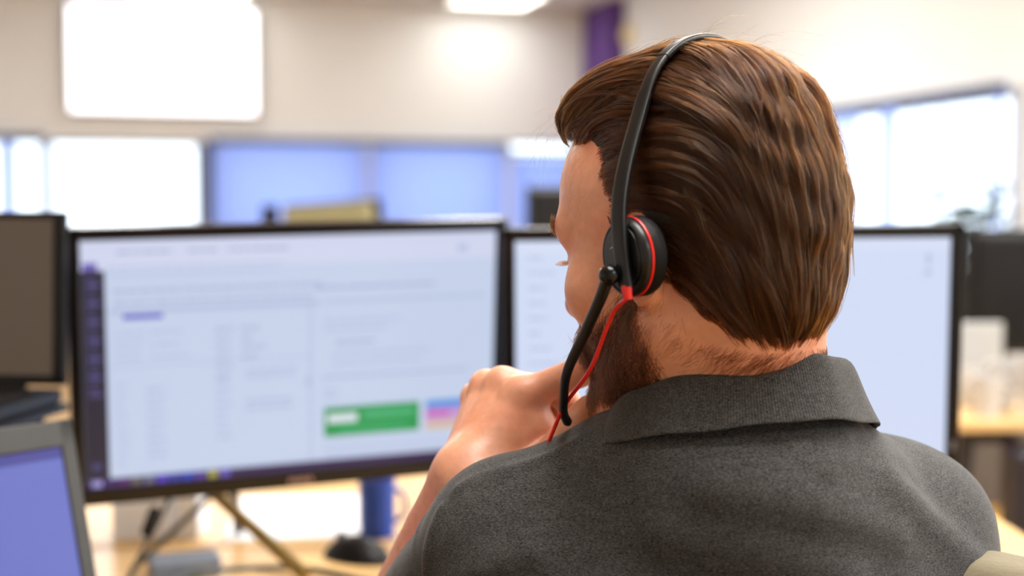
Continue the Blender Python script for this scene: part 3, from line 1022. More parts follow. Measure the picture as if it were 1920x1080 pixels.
# ------------------------------------------------------------------ clothes
def mat_shirt(name, ribs=False):
    m = bpy.data.materials.new(name)
    m.use_nodes = True
    nt = m.node_tree
    b = nt.nodes['Principled BSDF']
    tc = nt.nodes.new('ShaderNodeTexCoord')
    def noise(sc, det):
        mp = nt.nodes.new('ShaderNodeMapping'); mp.inputs['Scale'].default_value = sc
        nz = nt.nodes.new('ShaderNodeTexNoise'); nz.inputs['Scale'].default_value = 1.0; nz.inputs['Detail'].default_value = det
        nt.links.new(tc.outputs['Object'], mp.inputs[0]); nt.links.new(mp.outputs[0], nz.inputs['Vector'])
        return nz
    n1 = noise((620, 620, 1500), 2)
    n2 = noise((90, 90, 260), 3)
    ad = nt.nodes.new('ShaderNodeMath'); ad.operation = 'MULTIPLY_ADD'; ad.inputs[1].default_value = .22
    nt.links.new(n2.outputs['Fac'], ad.inputs[0]); nt.links.new(n1.outputs['Fac'], ad.inputs[2])
    cr = nt.nodes.new('ShaderNodeValToRGB')
    cr.color_ramp.elements[0].position = .40; cr.color_ramp.elements[0].color = (.014, .0138, .0138, 1)
    cr.color_ramp.elements[1].position = .88; cr.color_ramp.elements[1].color = (.088, .086, .083, 1)
    nt.links.new(ad.outputs[0], cr.inputs[0]); nt.links.new(cr.outputs[0], b.inputs['Base Color'])
    b.inputs['Roughness'].default_value = .9
    b.inputs['Specular IOR Level'].default_value = .15
    b.inputs['Sheen Weight'].default_value = .12
    b.inputs['Sheen Roughness'].default_value = .45
    bp = nt.nodes.new('ShaderNodeBump'); bp.inputs['Strength'].default_value = .35; bp.inputs['Distance'].default_value = .0006
    if ribs:
        wv = nt.nodes.new('ShaderNodeTexWave'); wv.inputs['Scale'].default_value = 1.0; wv.bands_direction = 'X'
        mp = nt.nodes.new('ShaderNodeMapping'); mp.inputs['Scale'].default_value = (85, 0, 0)
        nt.links.new(tc.outputs['UV'], mp.inputs[0]); nt.links.new(mp.outputs[0], wv.inputs['Vector'])
        m2 = nt.nodes.new('ShaderNodeMath'); m2.operation = 'ADD'
        nt.links.new(wv.outputs['Fac'], m2.inputs[0]); nt.links.new(n1.outputs['Fac'], m2.inputs[1]); nt.links.new(m2.outputs[0], bp.inputs['Height'])
    else:
        nt.links.new(n1.outputs['Fac'], bp.inputs['Height'])
    nt.links.new(bp.outputs['Normal'], b.inputs['Normal'])
    return m


M_shirt = mat_shirt('heather_pique')
M_rib = mat_shirt('heather_rib', True)


def seg_dist(P, a, b):
    d = b - a
    t = np.clip(((P - a) @ d) / (d @ d), 0, 1)
    return np.linalg.norm(P - a - t[:, None] * d, axis=1)


# folds: (from, to, width, height)
FOLDS = [(w3(.202, .82, -.128), w3(.168, .80, -.138), .007, .0030), (w3(.216, .84, -.128), w3(.186, .80, -.152), .008, .0034),
         (w3(.085, .78, -.190), w3(.205, .77, -.212), .016, .0045), (w3(.115, .78, -.160), w3(.245, .80, -.190), .014, .0040),
         (w3(.300, .86, -.235), w3(.250, .82, -.165), .013, .0050), (w3(.045, .86, -.152), w3(-.030, .865, -.182), .005, .0022),
         (w3(-.045, .86, -.190), w3(-.060, .86, -.245), .005, .0022), (w3(-.045, .83, -.240), w3(.005, .80, -.200), .012, .0045),
         (w3(.04, .79, -.23), w3(.13, .76, -.255), .016, .0045), (w3(.16, .77, -.245), w3(.27, .80, -.265), .016, .0050)]
ULD = (EL - SL) / np.linalg.norm(EL - SL)
URD = (ER - SR) / np.linalg.norm(ER - SR)


def shirt_base(P):
    d = cap(P, SL, SR, .056, .058)
    d = smin(d, cap(P, NB + (-.004, 0, .004), SL + (.025, 0, .004), .050, .050), .03)
    d = smin(d, cap(P, NB, SR - (.02, 0, 0), .052, .050), .03)
    d = smin(d, ell(P, w3(.143, .866, -.166), (.086, .080, .052)), .03)
    d = smin(d, ell(P, w3(.142, .882, -.33), (.174, .114, .20)), .05)
    d = smin(d, ell(P, w3(.148, .80, -.56), (.160, .116, .21)), .06)
    sl = smax(cap(P, SL, SL + ULD * .26, .058, .056), (P - SL) @ ULD - .21, .004)
    sr = smax(cap(P, SR, SR + URD * .26, .060, .060), (P - SR) @ URD - .22, .004)
    d = smin(d, sl, .012)
    d = smin(d, sr, .02)
    d = smax(d, w3(0, 0, -.70)[2] - P[:, 2], .004)
    return d


def on_shirt(p):
    p = np.array([p])
    for _ in range(8): p = p - shirt_base(p)[:, None] * grad(shirt_base, p)
    return p[0]


FOLDS = [(on_shirt(a), on_shirt((a + b) / 2), on_shirt(b), wd, am) for a, b, wd, am in FOLDS]


def shirt(P):
    d = shirt_base(P)
    for a, c, b, wd, am in FOLDS:
        q = smin(seg_dist(P, a, c), seg_dist(P, c, b), .004)
        d = d - am * np.exp(-(q / wd) ** 2)
    # sleeve seams
    q = np.abs((P - SL) @ ULD - .012 + .25 * (P[:, 0] - SL[0]))
    m = np.linalg.norm(P - SL, axis=1) < .10
    d = d - np.where(m, .0016 * np.exp(-(q / .004) ** 2), 0)
    x, y, z = P.T
    d = d - .0012 * np.sin(31 * x + 17 * z + 2 * np.sin(23 * y)) - .0008 * np.sin(64 * x - 41 * z + 9 * y + 1.3)
    return d


sh = link('polo_shirt', sdf_mesh(shirt, (-.22, .58, .46), (.48, 1.30, 1.20), .0032, 'polo_shirt'), M_shirt, person)


# collar: a folded band around the neck, with thickness
def collar():
    n = 150
    prof = [(.001, -.040), (.000, -.026), (.0005, -.012), (.002, -.003), (.005, .0), (.008, -.002), (.0105, -.008), (.0135, -.018), (.017, -.028), (.0205, -.037), (.0225, -.0405), (.0215, -.0420), (.018, -.0385), (.014, -.030), (.010, -.020), (.007, -.012), (.005, -.008), (.0035, -.014), (.003, -.026), (.0035, -.040)]
    C = w3(.142, .882, 0)
    V, UV = [], []
    A0, A1 = -math.pi / 2 - 2.75, -math.pi / 2 + 2.75      # open at the front
    for i in range(n):
        a = A0 + (A1 - A0) * i / (n - 1)
        rx, ry = .0685, .066
        x, y = rx * math.cos(a), ry * math.sin(a)
        front = max(0, math.sin(a))
        side = abs(math.cos(a))
        z = -.1115 + .18 * x - .36 * y - .012 * front
        nx, ny = math.cos(a), math.sin(a)
        spread = 1.0 + .30 * side
        drop = .90 + .10 * max(0, math.cos(a)) - .10 * max(0, -math.cos(a)) + .30 * front
        wob = .0012 * math.sin(5 * a + 1) + .0008 * math.sin(11 * a)
        for (dr, dz) in prof:
            k = dr * (spread if dr > .006 else 1)
            V.append((C[0] + x + nx * k + wob * nx * (dr > .006), C[1] + y + ny * k, EYE + z + dz * drop + wob * .6))
    m = len(prof)
    F = []
    for i in range(n - 1):
        for j in range(m):
            F.append((i * m + j, i * m + (j + 1) % m, (i + 1) * m + (j + 1) % m, (i + 1) * m + j))
    me = bpy.data.meshes.new('collar')
    me.from_pydata(V, [], F + [tuple(range(m)), tuple((n - 1) * m + j for j in range(m - 1, -1, -1))])
    uv = me.uv_layers.new(name='UVMap')
    for p in me.polygons:
        p.use_smooth = True
        for li in p.loop_indices:
            vi = me.loops[li].vertex_index
            uv.data[li].uv = ((vi // m) / (n - 1), (vi % m) / m)
    bm = bmesh.new(); bm.from_mesh(me); bmesh.ops.recalc_face_normals(bm, faces=bm.faces[:]); bm.to_mesh(me); bm.free()
    o = link('collar', me, M_rib, sh)
    md = o.modifiers.new('sub', 'SUBSURF'); md.levels = 1; md.render_levels = 1
    return o


collar()


# trousers and shoes (below the frame)
KL, KR = w3(.05, 1.20, -.655), w3(.27, 1.22, -.655)
AL, AR = w3(.06, 1.16, -1.11), w3(.27, 1.10, -1.11)
def trousers(P):
    d = ell(P, w3(.15, .755, -.70), (.165, .13, .10))
    for hx, k, a in ((.07, KL, AL), (.23, KR, AR)):
        h_ = w3(hx, .78, -.69)
        d = smin(d, cap(P, h_, k, .075, .060), .03)
        d = smin(d, smax(cap(P, k, a, .058, .046), w3(0, 0, -1.12)[2] - P[:, 2], .004), .02)
    return d
tr = link('trousers', sdf_mesh(trousers, (-.08, .58, .03), (.42, 1.32, .70), .008, 'trousers'), mat('navy_cloth', rgb(38, 40, 54), .85), person)
def shoe(P, a):
    d = smin(ell(P, a + (0, .02, -.045), (.042, .07, .045)), ell(P, a + (0, .12, -.058), (.046, .10, .030)), .03)
    return smax(d, .002 - P[:, 2], .004)
for a in (AL, AR):
    link('shoe', sdf_mesh(lambda P: shoe(P, a), a + (-.1, -.12, -.12), a + (.1, .28, .06), .005, 'shoe'), mat('shoe_black', rgb(28, 24, 22), .4), person)


# ------------------------------------------------------------------ hair
def hair_vol(q):
    """outer surface of the haircut, head coordinates"""
    s = q
    d = ell(q, (-.010, 0, .041), (.1005, .085, .095))
    d = smin(d, ell(q, (.056, -.002, .105), (.043, .054, .033)), .025)         # swept-up front
    d = smin(d, ell(q, (.000, .0, .104), (.074, .062, .040)), .025)
    d = smin(d, ell(q, (-.050, 0, .083), (.048, .060, .045)), .02)             # crown
    d = smin(d, ell(q, (-.043, 0, -.014), (.055, .062, .080)), .03)              # back of the head to the nape
    return d


def front_line(u, l):
    """how far forward the hairline runs at height u"""
    tmp = np.interp(u, [-.06, -.03, .0, .03, .055, .077, .090, .100, .2], [.018, .020, .022, .024, .027, .036, .070, .12, .2])
    return tmp - np.clip(np.abs(l) - .05, 0, 1) * .15


def low_line(f):
    """how low the hair reaches at f"""
    return np.interp(f, [-.12, -.090, -.068, -.048, -.032, -.024, -.016, -.002, .006, .014, .026], [-.072, -.076, -.075, -.068, -.053, -.035, .018, .034, .030, -.02, -.045])


def scalp(q):
    """negative inside the hair-covered region (rough metres)"""
    return np.maximum((q[:, 0] - front_line(q[:, 2], q[:, 1])) * .8, (low_line(q[:, 0]) - q[:, 2]) * .8)


def hair_cap(P):
    q = toH(P)
    d = hair_vol(q) + .0035 + .006 * np.clip(1 - (q[:, 2] - low_line(q[:, 0])) / .028, 0, 1) * (q[:, 0] < -.02)
    return smax(d, scalp(q) + .007, .004) * HS


def mat_hair(name, c, rough=.28):
    m = bpy.data.materials.new(name)
    m.use_nodes = True
    nt = m.node_tree
    nt.nodes.remove(nt.nodes['Principled BSDF'])
    out = nt.nodes['Material Output']
    h = nt.nodes.new('ShaderNodeBsdfHairPrincipled')
    h.model = 'CHIANG'
    h.parametrization = 'COLOR'
    h.inputs['Color'].default_value = c
    h.inputs['Roughness'].default_value = rough
    h.inputs['Radial Roughness'].default_value = .4
    h.inputs['Coat'].default_value = .0
    h.inputs['IOR'].default_value = 1.40
    h.inputs['Random Roughness'].default_value = .25
    hi = nt.nodes.new('ShaderNodeHairInfo')
    rp = nt.nodes.new('ShaderNodeMapRange'); rp.inputs[3].default_value = .2; rp.inputs[4].default_value = 3.0
    nt.links.new(hi.outputs['Random'], rp.inputs[0])
    mx = nt.nodes.new('ShaderNodeVectorMath'); mx.operation = 'SCALE'
    mx.inputs[0].default_value = c[:3]
    nt.links.new(rp.outputs[0], mx.inputs['Scale'])
    nt.links.new(mx.outputs[0], h.inputs['Color'])
    nt.links.new(h.outputs[0], out.inputs[0])
    return m


M_cap = mat('hair_base', (.012, .005, .003, 1), .6, var=.4, scale=140)
M_hair = mat_hair('brown_hair', (.0165, .0048, .0010, 1), .22)
M_beard = mat_hair('beard_hair', (.018, .0058, .0022, 1), .35)
hair = link('hair', sdf_mesh(hair_cap, HO - .17, HO + .19, .0025, 'hair'), M_cap, person)


def curves(name, P, rad, m, parent):
    """P (n strands, k points, 3)"""
    n, k = P.shape[:2]
    cv = bpy.data.hair_curves.new(name)
    cv.add_curves([k] * n)
    cv.attributes['position'].data.foreach_set('vector', P.astype(np.float32).ravel())
    at = cv.attributes.get('radius') or cv.attributes.new('radius', 'FLOAT', 'POINT')
    at.data.foreach_set('value', np.broadcast_to(rad, (n, k)).astype(np.float32).ravel())
    cv.materials.append(m)
    o = bpy.data.objects.new(name, cv)
    COL.objects.link(o)
    o.parent = parent
    return o


def noise3(q, sc, seed):
    r = np.random.default_rng(seed)
    out = np.zeros(len(q))
    for _ in range(5):
        k = r.normal(size=3) * sc
        out += np.sin(q @ k + r.uniform(0, 6.28))
    return out / 2.2


def comb(q):
    """direction the hair lies in, head coordinates"""
    f, l, u = q.T
    D = np.zeros_like(q)
    back = np.clip((-.005 - f) / .095, 0, 1)
    frontal = np.clip((f - .05) / .05, 0, 1) * np.clip((u - .05) / .05, 0, 1)
    low = np.clip((.035 - u) / .05, 0, 1) * np.clip((.01 - f) / .02, 0, 1)
    D[:, 0] = -1.0 + .80 * back ** 1.5
    D[:, 2] = -.12 - 1.25 * back ** 1.6 + 1.3 * frontal + .45 * np.clip((f - .0) / .05, 0, 1) * np.clip((u - .0) / .06, 0, 1) - .75 * low
    top = np.clip((u - .10) / .04, 0, 1)
    D[:, 2] += .25 * top
    D[:, 1] = -.9 * l / .08 * np.clip((-.03 - f) / .06, 0, 1) * np.clip((.06 - u) / .08, 0, 1) * .6
    D[:, 1] += .22 * np.clip((u - .08) / .05, 0, 1) * np.sign(l + .01)          # falls away to the sides from the top
    nz = noise3(q, 38, 3)
    D[:, 2] += .16 * nz
    D[:, 0] += .10 * noise3(q, 45, 4)
    side = np.clip(1 - np.abs(f - .016) / .012, 0, 1) * np.clip((.05 - u) / .05, 0, 1)      # sideburn: downwards
    D = D * (1 - side[:, None]) + np.array([.15, 0, -1.0]) * side[:, None]
    return D


def march(dirs, level, fn):
    """point on the level set of fn along rays from inside the head"""
    t = np.full(len(dirs), .06)
    o = np.array([-.008, 0, .035])
    for _ in range(40):
        t = t - np.clip(fn(o + dirs * t[:, None]) - level, -.02, .02) * .8
    return o + dirs * t[:, None]


def tangents(q, fn, D):
    G = grad(fn, q, .002)
    D = D - (D * G).sum(1, keepdims=True) * G
    return D / np.maximum(np.linalg.norm(D, axis=1, keepdims=True), 1e-6), G


def grow_hair():
    N = 9000
    d = rng.normal(size=(N, 3)); d /= np.linalg.norm(d, axis=1, keepdims=True)
    q = march(d, -.006, hair_vol)
    sc = scalp(q)
    keep = (sc < -.001 - rng.random(N) * .008 * (q[:, 0] < -.02))
    q = q[keep]
    st = np.where(q[:, 0] > .045, -.0022, -.006)
    q = q - (hair_vol(q) - st)[:, None] * grad(hair_vol, q, .002)
    extra = np.nonzero(q[3000:, 0] > .05)[0][:260] + 3000
    pick = np.concatenate([np.arange(3000), extra])
    q, st = q[pick], st[pick]
    n = len(q)
    K, step = 30, .0042
    ln = rng.uniform(.45, 1.0, n)
    dev = rng.normal(size=n) * .20
    lev = -.0015 + .0011 * rng.normal(size=n) + .0012 * noise3(q, 60, 9)
    path = [q]; lowd = [np.zeros(n)]
    p = q.copy()
    for k in range(1, K):
        D, G = tangents(p, hair_vol, comb(p))
        D = D + dev[:, None] * np.cross(G, D) * (1 - .8 * k / K)
        p = p + D * step
        rho = np.hypot(p[:, 0], p[:, 2] + .03)
        tl = st + (lev + .0009 * np.sin(rho * 330 + 3.2 * noise3(p, 22, 5) + 60 * p[:, 1]) + .0008 * noise3(p, 75, 6) - st) * min(1, k / 6)
        tl = tl - .006 * np.clip(1 - (p[:, 2] - low_line(p[:, 0])) / .028, 0, 1) * (p[:, 0] < -.02)
        p = p - (hair_vol(p) - tl)[:, None] * G * .9
        path.append(p.copy()); lowd.append((low_line(p[:, 0]) - p[:, 2]) * (p[:, 0] < -.02))
    path = np.stack(path, 1); lowd = np.stack(lowd, 1)
    # stop a little past the lower hairline
    over = (rng.exponential(.006, n).clip(0, .022) - .002)[:, None]
    bad = lowd > over
    first = np.where(bad.any(1), bad.argmax(1), K)
    end = np.minimum(first, (ln * K).astype(int)).clip(4, K - 1)
    k_out = 18
    t = np.linspace(0, 1, k_out)[None] * end[:, None]
    i0 = np.floor(t).astype(int).clip(0, K - 2); fr = (t - i0)[..., None]
    ar = np.arange(n)[:, None]
    G_ = path[ar, i0] * (1 - fr) + path[ar, i0 + 1] * fr              # guides (n, k, 3)
    # children around each guide
    C = 15
    T = np.gradient(G_, axis=1); T /= np.maximum(np.linalg.norm(T, axis=2, keepdims=True), 1e-9)
    Nn = grad(hair_vol, G_.reshape(-1, 3), .002).reshape(G_.shape)
    Bn = np.cross(T, Nn)
    tt = np.linspace(0, 1, k_out)
    out = []
    for c in range(C):
        side = rng.uniform(-1, 1, n)
        w0 = rng.uniform(.0025, .0052, n)
        taper = (1 - .55 * tt ** 1.5)[None]
        off = side[:, None] * w0[:, None] * taper
        hgt = (.0011 * (1 - side ** 2) + .0005 * rng.normal(size=n))[:, None] * np.ones((1, k_out))
        fly = (rng.random(n) < .05)[:, None] * (rng.uniform(.0, .005, n)[:, None] * tt[None] ** 2)
        ph = rng.uniform(0, 6.28, n)[:, None]
        wav = .0005 * np.sin(ph + 5 * tt[None]) 
        sh_ = rng.uniform(-.06, .06, n)[:, None]
        Q = G_ + Bn * (off + wav)[..., None] + Nn * (hgt + fly)[..., None] + T * sh_[..., None] * .04
        out.append(Q)
    Q = np.concatenate(out)
    return Hs(Q.reshape(-1, 3)).reshape(Q.shape), np.array([1, 1, 1, 1, 1, 1, 1, 1, 1, 1, 1, 1, 1, .95, .9, .8, .6, .3]) * .00015


hp, hr_ = grow_hair()
curves('hair_strands', hp, hr_, M_hair, hair)


# a few loose hairs that stand off the top, and short hairs of the hairline
def flyaways():
    out = []
    for (f, l, u, D, L) in ((-.01, .0, .145, (-.9, .1, .5), .05), (-.03, .02, .142, (-1, .2, .15), .06), (.02, .01, .148, (-.8, -.2, .4), .045), (-.05, .0, .134, (-1, .2, .2), .05),
                            (.10, .01, .105, (.7, .3, -.3), .03), (.10, .0, .118, (.8, .1, .6), .03), (.10, .02, .10, (.5, .2, -.7), .03), (-.06, .03, .12, (-.8, .3, .1), .04)):
        for _ in range(5):
            p = np.array([f, l, u]) + rng.normal(size=3) * .006
            D2 = np.array(D) + rng.normal(size=3) * .2
            t = np.linspace(0, 1, 18)[:, None]
            cur = np.array([-.3, 0, -.6]) + rng.normal(size=3) * .3
            out.append(p + D2 * t * L + cur * t ** 2 * L * .7)
    A_ = np.stack(out)
    return Hs(A_.reshape(-1, 3)).reshape(A_.shape)


curves('loose_hairs', flyaways(), .00005, M_hair, hair)


def short_hair(N, region, dirfn, L0, L1, lift, k=7, surf=head_sdf, seed=1, box=((-.10, -.09, -.14), (.12, .09, .06)), curl=.2):
    r = np.random.default_rng(seed)
    lo, hi = np.array(box[0]), np.array(box[1])
    q = lo + (hi - lo) * r.random((N * 14, 3))
    for _ in range(6):
        q = q - surf(q)[:, None] * grad(surf, q, .001)
    q = q[region(q, r)][:N]
    D, G = tangents(q, surf, dirfn(q) + r.normal(size=q.shape) * curl)
    L = r.uniform(L0, L1, len(q))[:, None]
    t = np.linspace(0, 1, k)
    pts = []
    for x in t:
        pts.append(q + D * L * x + G * (L * lift * (x - .6 * x * x)) )
    P = np.stack(pts, 1)
    return P


def headneck(q):
    return smin(head_sdf(q), neck_sdf(Hs(q)) / HS, .022)


def beard_region(q, r):
    f, l, u = q.T
    al = np.abs(l)
    top = np.interp(f, [-.02, .01, .03, .06, .09, .12], [-.03, -.012, -.035, -.048, -.046, -.046])
    lowb = np.interp(f, [-.02, .02, .06, .1], [-.085, -.115, -.125, -.125])
    backb = np.interp(u, [-.13, -.09, -.06, -.03, .0], [.018, .002, -.006, .002, .006])
    m = (u < top + r.normal(size=len(q)) * .004) & (u > lowb + r.normal(size=len(q)) * .004) & (f > backb + np.abs(r.normal(size=len(q))) * .007)
    lips = (f > .085) & (al < .022) & (u > -.068) & (u < -.050)
    return m & ~lips


def beard_dir(q):
    D = np.zeros_like(q); D[:, 0] = .30; D[:, 2] = -1.0
    return D


B = short_hair(17000, beard_region, beard_dir, .008, .020, .40, surf=headneck, seed=11, curl=.35)
beard = curves('beard', Hs(B.reshape(-1, 3)).reshape(B.shape), np.array([1, 1, 1, .95, .9, .7, .3]) * .00011, M_beard, person)


def neck_region(q, r):
    f, l, u = q.T
    lw = low_line(f)
    lw = np.where(f > -.012, np.interp(f, [-.012, .03], [-.035, -.05]), lw)
    return (f < .022) & (u < lw + .004) & (u > -.115) & (r.random(len(q)) < np.clip(1 - (lw - u - .003) / .035, .10, 1))


def neck_dir(q):
    D = np.zeros_like(q); D[:, 0] = .1; D[:, 2] = -.9; D[:, 1] = .9 * np.sign(q[:, 1])
    D[:, 0] += .5
    return D


B = short_hair(2400, neck_region, neck_dir, .008, .018, .12, surf=headneck, seed=12, box=((-.13, -.09, -.13), (.02, .09, .03)), curl=.3)
curves('nape_hair', Hs(B.reshape(-1, 3)).reshape(B.shape), np.array([1, 1, 1, .95, .9, .7, .3]) * .00006, M_beard, hair)


def brow_region(q, r):
    f, l, u = q.T
    al = np.abs(l)
    return (f > .06) & (al > .012) & (al < .054) & (np.abs(u - (.026 + .10 * (al - .012) - 3.2 * np.clip(al - .038, 0, 1) ** 2)) < .0052)


def brow_dir(q):
    D = np.zeros_like(q); D[:, 1] = np.sign(q[:, 1]) * .9; D[:, 2] = .35; D[:, 0] = -.1
    return D


B = short_hair(700, brow_region, brow_dir, .007, .012, .55, surf=head_sdf, seed=13, box=((.05, -.06, .0), (.11, .06, .06)), curl=.3)
curves('eyebrow', Hs(B.reshape(-1, 3)).reshape(B.shape), np.array([1, 1, 1, .95, .9, .7, .3]) * .00008, M_hair, person)
la = []
for s in (1, -1):
    for t in np.linspace(-1, 1, 26):
        b0 = np.array([.0875 - .004 * t * t, .032 * s + .011 * t, .002 + .003 * (1 - t * t)])
        D = np.array([.9, .5 * t + .2 * s, -.25])
        x = np.linspace(0, 1, 7)[:, None]
        la.append(b0 + D * x * .008 + np.array([0, 0, .5]) * x ** 2 * .006)
la = np.stack(la)
curves('eyelashes', Hs(la.reshape(-1, 3)).reshape(la.shape), .00013, M_beard, person)

# forearm hair
def arm_hair(N=420):
    r = np.random.default_rng(21)
    t = r.uniform(.12, .98, N)[:, None]
    c = EL + (WL - EL) * t
    q = c + r.normal(size=(N, 3)) * .05
    f = lambda P: arm_sdf(P, SL, EL, WL)
    for _ in range(6): q = q - f(q)[:, None] * grad(f, q, .001)
    ax = (WL - EL) / np.linalg.norm(WL - EL)
    D, G = tangents(q, f, ax + r.normal(size=(N, 3)) * .5)
    L = r.uniform(.006, .013, N)[:, None]
    return np.stack([q + D * L * x + G * L * .5 * x for x in np.linspace(0, 1, 6)], 1)
curves('arm_hair', arm_hair(), .00004, M_hair, person)

# ------------------------------------------------------------------ headset
hs = empty('headset', Vector(H(0, 0, .146)), 0, 'black over-head headset with red ring and red lead worn by the man', 'headset')
HSO = Vector(H(0, 0, .146))
M_band = mat('headset_black', rgb(15, 15, 17), .34, var=.1, scale=120, spec=.35)
M_pad = mat('cushion_black', rgb(9, 9, 10), .6, var=.2, scale=160, bump=.3, spec=.2)
M_red = mat('red_plastic', rgb(226, 32, 22), .35, var=.05)


def hl(p): return Vector(H(*p)) - HSO


def ribbon(path, widths, thick, name, m, outfn=None, n=14):
    """rounded strap along path (head coords), wide along forward, thin outward"""
    P = np.asarray(path)
    mb = MB()
    V, F = [], []
    k = len(P)
    T = np.gradient(P, axis=0); T /= np.linalg.norm(T, axis=1, keepdims=True)
    for i in range(k):
        fw = np.array([1.0, 0, 0]); fw = fw - T[i] * (fw @ T[i]); fw /= np.linalg.norm(fw)
        nr = np.cross(T[i], fw)
        for j in range(n):
            a = 2 * math.pi * j / n
            ca, sa = math.cos(a), math.sin(a)
            e_ = .55
            x = math.copysign(abs(ca) ** e_, ca) * widths[i] / 2
            y = math.copysign(abs(sa) ** e_, sa) * thick[i] / 2
            V.append(hl(P[i] + fw * x + nr * y))
    for i in range(k - 1):
        for j in range(n): F.append((i * n + j, i * n + (j + 1) % n, (i + 1) * n + (j + 1) % n, (i + 1) * n + j))
    F += [tuple(range(n - 1, -1, -1)), tuple((k - 1) * n + j for j in range(n))]
    mb.add(V, F, 0, True)
    return mb.build(name, m, hs, auto=50)


BAND = []
for ph in np.linspace(math.radians(36), math.pi / 2, 7):
    dv = np.array([[0.0, math.cos(ph), math.sin(ph)]])
    fq = -.016 - .012 * math.sin(ph) ** 3
    t_ = .06
    for _ in range(50):
        pt = np.array([[fq, 0, .035]]) + dv * t_
        t_ -= float(hair_vol(pt)[0] - .0048) * .8
    BAND.append(tuple(pt[0]))
ARC = [(-.0170, .1085, -.020), (-.0160, .1090, .010), (-.0158, .1070, .042)] + BAND
FULL = ARC + [(p[0], -p[1], p[2]) for p in ARC[-2::-1]]
arc = spline(FULL, 141)
for _ in range(40):
    arc[1:-1] = arc[1:-1] * .5 + (arc[:-2] + arc[2:]) * .25
NA = len(FULL) - 1
i1, i2 = int(140 * 4.2 / NA), int(140 * 5.9 / NA)                        # arm / slider / band joints
ribbon(arc[0:i1], np.interp(np.arange(i1), [0, i1 // 2, i1 - 1], [.0100, .0110, .0104]), np.full(i1, .0062), 'arm', M_band)
ribbon(arc[140 - i1 + 1:141], np.full(i1, .0112), np.full(i1, .0062), 'arm', M_band)
ribbon(arc[i1 - 3:i2 + 2], np.full(i2 - i1 + 5, .0088), np.full(i2 - i1 + 5, .0045), 'slider', M_band)
ribbon(arc[140 - i2 - 1:140 - i1 + 4], np.full(i2 - i1 + 5, .0088), np.full(i2 - i1 + 5, .0045), 'slider', M_band)
nb_ = 140 - i2 + 1 - i2
ribbon(arc[i2:140 - i2 + 1], np.full(nb_, .0098), np.full(nb_, .0054), 'headband', M_band)


def cup(sgn):
    cant = R(20)
    ax = np.array([math.sin(cant), math.cos(cant) * sgn, -.03])
    ax /= np.linalg.norm(ax)
    x = np.cross(np.array([0, 0, 1.0]), ax); x /= np.linalg.norm(x); y = np.cross(ax, x)
    base = np.array([-.016, .0820 * sgn, .000])
    wx, wy, wa = (Vector(HM @ v) * HS * .95 for v in (x, y, ax))
    o0 = hl(base)
    Mt = Matrix(((wx.x, wy.x, wa.x, o0.x), (wx.y, wy.y, wa.y, o0.y), (wx.z, wy.z, wa.z, o0.z), (0, 0, 0, 1)))
    p = MB(); p.lathe([(0, .0125), (.0225, .0125), (.0268, .0115), (.0279, .0085), (.0278, .004), (.0262, .0005), (.020, -.001), (.013, .001), (.010, .006), (0, .007)], 64, Mt)
    c = p.build('ear_cushion', M_pad, hs)
    r = MB(); r.lathe([(.0258, .0118), (.0279, .0120), (.0282, .0128), (.0279, .0136), (.0258, .0138)], 64, Mt); r.build('red_ring', M_red, c)
    s = MB(); s.lathe([(0, .012), (.0265, .0125), (.0274, .0142), (.0270, .0175), (.0250, .0198), (.0236, .0200), (.0232, .0192), (.0226, .0192), (.0222, .0205), (.016, .0215), (0, .0222)], 64, Mt)
    s.build('ear_cup', M_band, hs)
    h_ = MB(); h_.lathe([(0, .0215), (.0085, .0215), (.0085, .0255), (.0072, .027), (.003, .0275), (0, .0275)], 32, Mt); h_.build('pivot_hub', M_band, hs)


cup(1); cup(-1)
# microphone boom
PV = (-.0095, .1150, -.0115)
b = MB()
bl = [(math.sin(t) * .0062, -math.cos(t) * .0062) for t in np.linspace(.0, math.pi, 16)]
b.lathe(bl, 24, Matrix.Translation(hl(PV)))
ball = b.build('boom_pivot', M_gloss, hs)
BOOM = [PV, (.002, .112, -.026), (.022, .104, -.045), (.050, .094, -.072), (.074, .073, -.093), (.090, .055, -.105), (.0985, .041, -.113)]
bp_ = spline(BOOM, 60)
b = MB(); b.tube([hl(p) for p in bp_], list(np.interp(np.arange(60), [0, 6, 30, 52, 57, 59], [.0042, .0038, .0031, .0030, .0032, .0022])), 16); b.build('boom_arm', M_band, hs)
# red lead
b = MB(); b.tube([hl((-.0175, .1085, -.019)), hl((-.0177, .1085, -.024)), hl((-.0178, .1083, -.0282))], [.0032, .0030, .0026], 14); b.build('strain_relief', M_red, hs)
LEAD = [H(-.0178, .1083, -.027), W(.0592, .800, -.0600), W(.0480, .825, -.0950), W(.0335, .866, -.1240), W(.0220, .886, -.1540), W(.0055, .898, -.1760), W(.002, .945, -.215), W(.012, 1.0, -.29), W(.02, 1.07, -.40), W(.0, 1.17, -.462), W(.06, 1.32, -.463)]
b = MB(); b.tube([Vector(p) - HSO for p in spline(LEAD, 120)], .0013, 12); b.build('red_lead', M_red, hs)


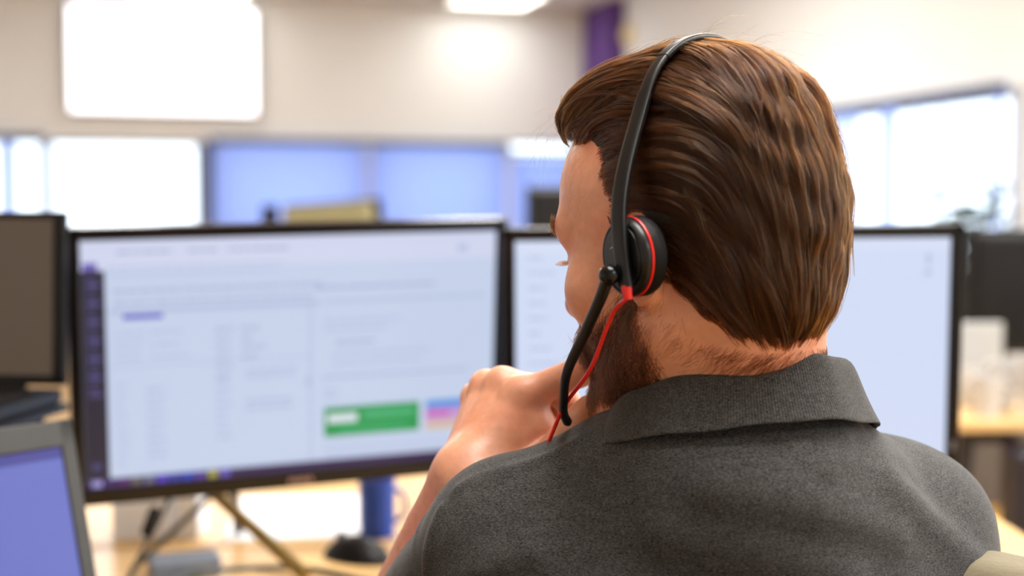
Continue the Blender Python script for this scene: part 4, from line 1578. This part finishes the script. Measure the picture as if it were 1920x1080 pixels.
# ------------------------------------------------------------------ chairs
def chair(x, y, rz, back_top, cloth, label, back_w=.46):
    e = empty('office_chair', (x, y, 0), rz, label, 'chair')
    mb = MB(); mb.box((0, 0, .37), (.42, .42, .08), bev=.03); mb.build('seat', cloth, e)
    bk = link('backrest', sdf_mesh(lambda P: back_sdf(P, back_w, back_top), (-.35, -.36, .45), (.35, -.08, back_top + .06), .006, 'backrest'), cloth, e)
    mb = MB(); mb.tube([(0, -.10, .35), (0, -.26, .40), (0, -.29, .62)], .018, 12); mb.build('back_bracket', M_steel, e)
    mb = MB(); mb.tube([(0, 0, .06), (0, 0, .34)], .025, 16); mb.build('gas_column', M_steel, e)
    for k in range(5):
        a = k * 2 * math.pi / 5
        mb = MB(); mb.tube([(0, 0, .09), (.23 * math.cos(a), .23 * math.sin(a), .065)], [.022, .014], 10)
        lg = mb.build('base_leg', M_black, e)
        mb = MB(); mb.lathe([(0, -.012), (.025, -.012), (.027, 0), (.025, .012), (0, .012)], 20, Matrix.Translation((.23 * math.cos(a), .23 * math.sin(a), .027)) @ Matrix.Rotation(R(90), 4, 'X')); mb.build('castor', M_black, lg)
    return e


def back_sdf(P, wd, top):
    q = P.copy()
    q[:, 1] = P[:, 1] + .25 - .25 * (P[:, 0] ** 2) * 1.6
    q[:, 0] = np.abs(P[:, 0])
    zc = (top + .52) / 2
    b_ = np.stack([wd / 2 - .10, .012, (top - .52) / 2 - .10])
    c = q - np.array([0, 0, zc])
    k = np.abs(c) - b_
    # rounded slab: wide radius in the sheet plane, thin across
    k2 = np.stack([np.maximum(k[:, 0], 0), np.maximum(k[:, 2], 0)], 1)
    pl = np.linalg.norm(k2, axis=1) - .10
    d = np.stack([np.maximum(pl + .02, 0), np.maximum(k[:, 1], 0)], 1)
    return np.linalg.norm(d, axis=1) + np.minimum(np.maximum(pl + .02, k[:, 1]), 0) - .02 + .0016 * np.sin(90 * P[:, 0] + 40 * P[:, 2]) * np.exp(-((P[:, 2] - top) / .05) ** 2)


M_beige = mat('beige_cloth', rgb(112, 103, 82), .9, var=.10, scale=260, bump=.3)
chair(.065, .785, R(3), .93, mat('chair_black', rgb(30, 30, 34), .85), 'black office chair the man is sitting on')
chair(.547, 1.02, R(-20), EYE - .219, M_beige, 'beige upholstered chair whose rounded back shows in the lower right corner', .52)
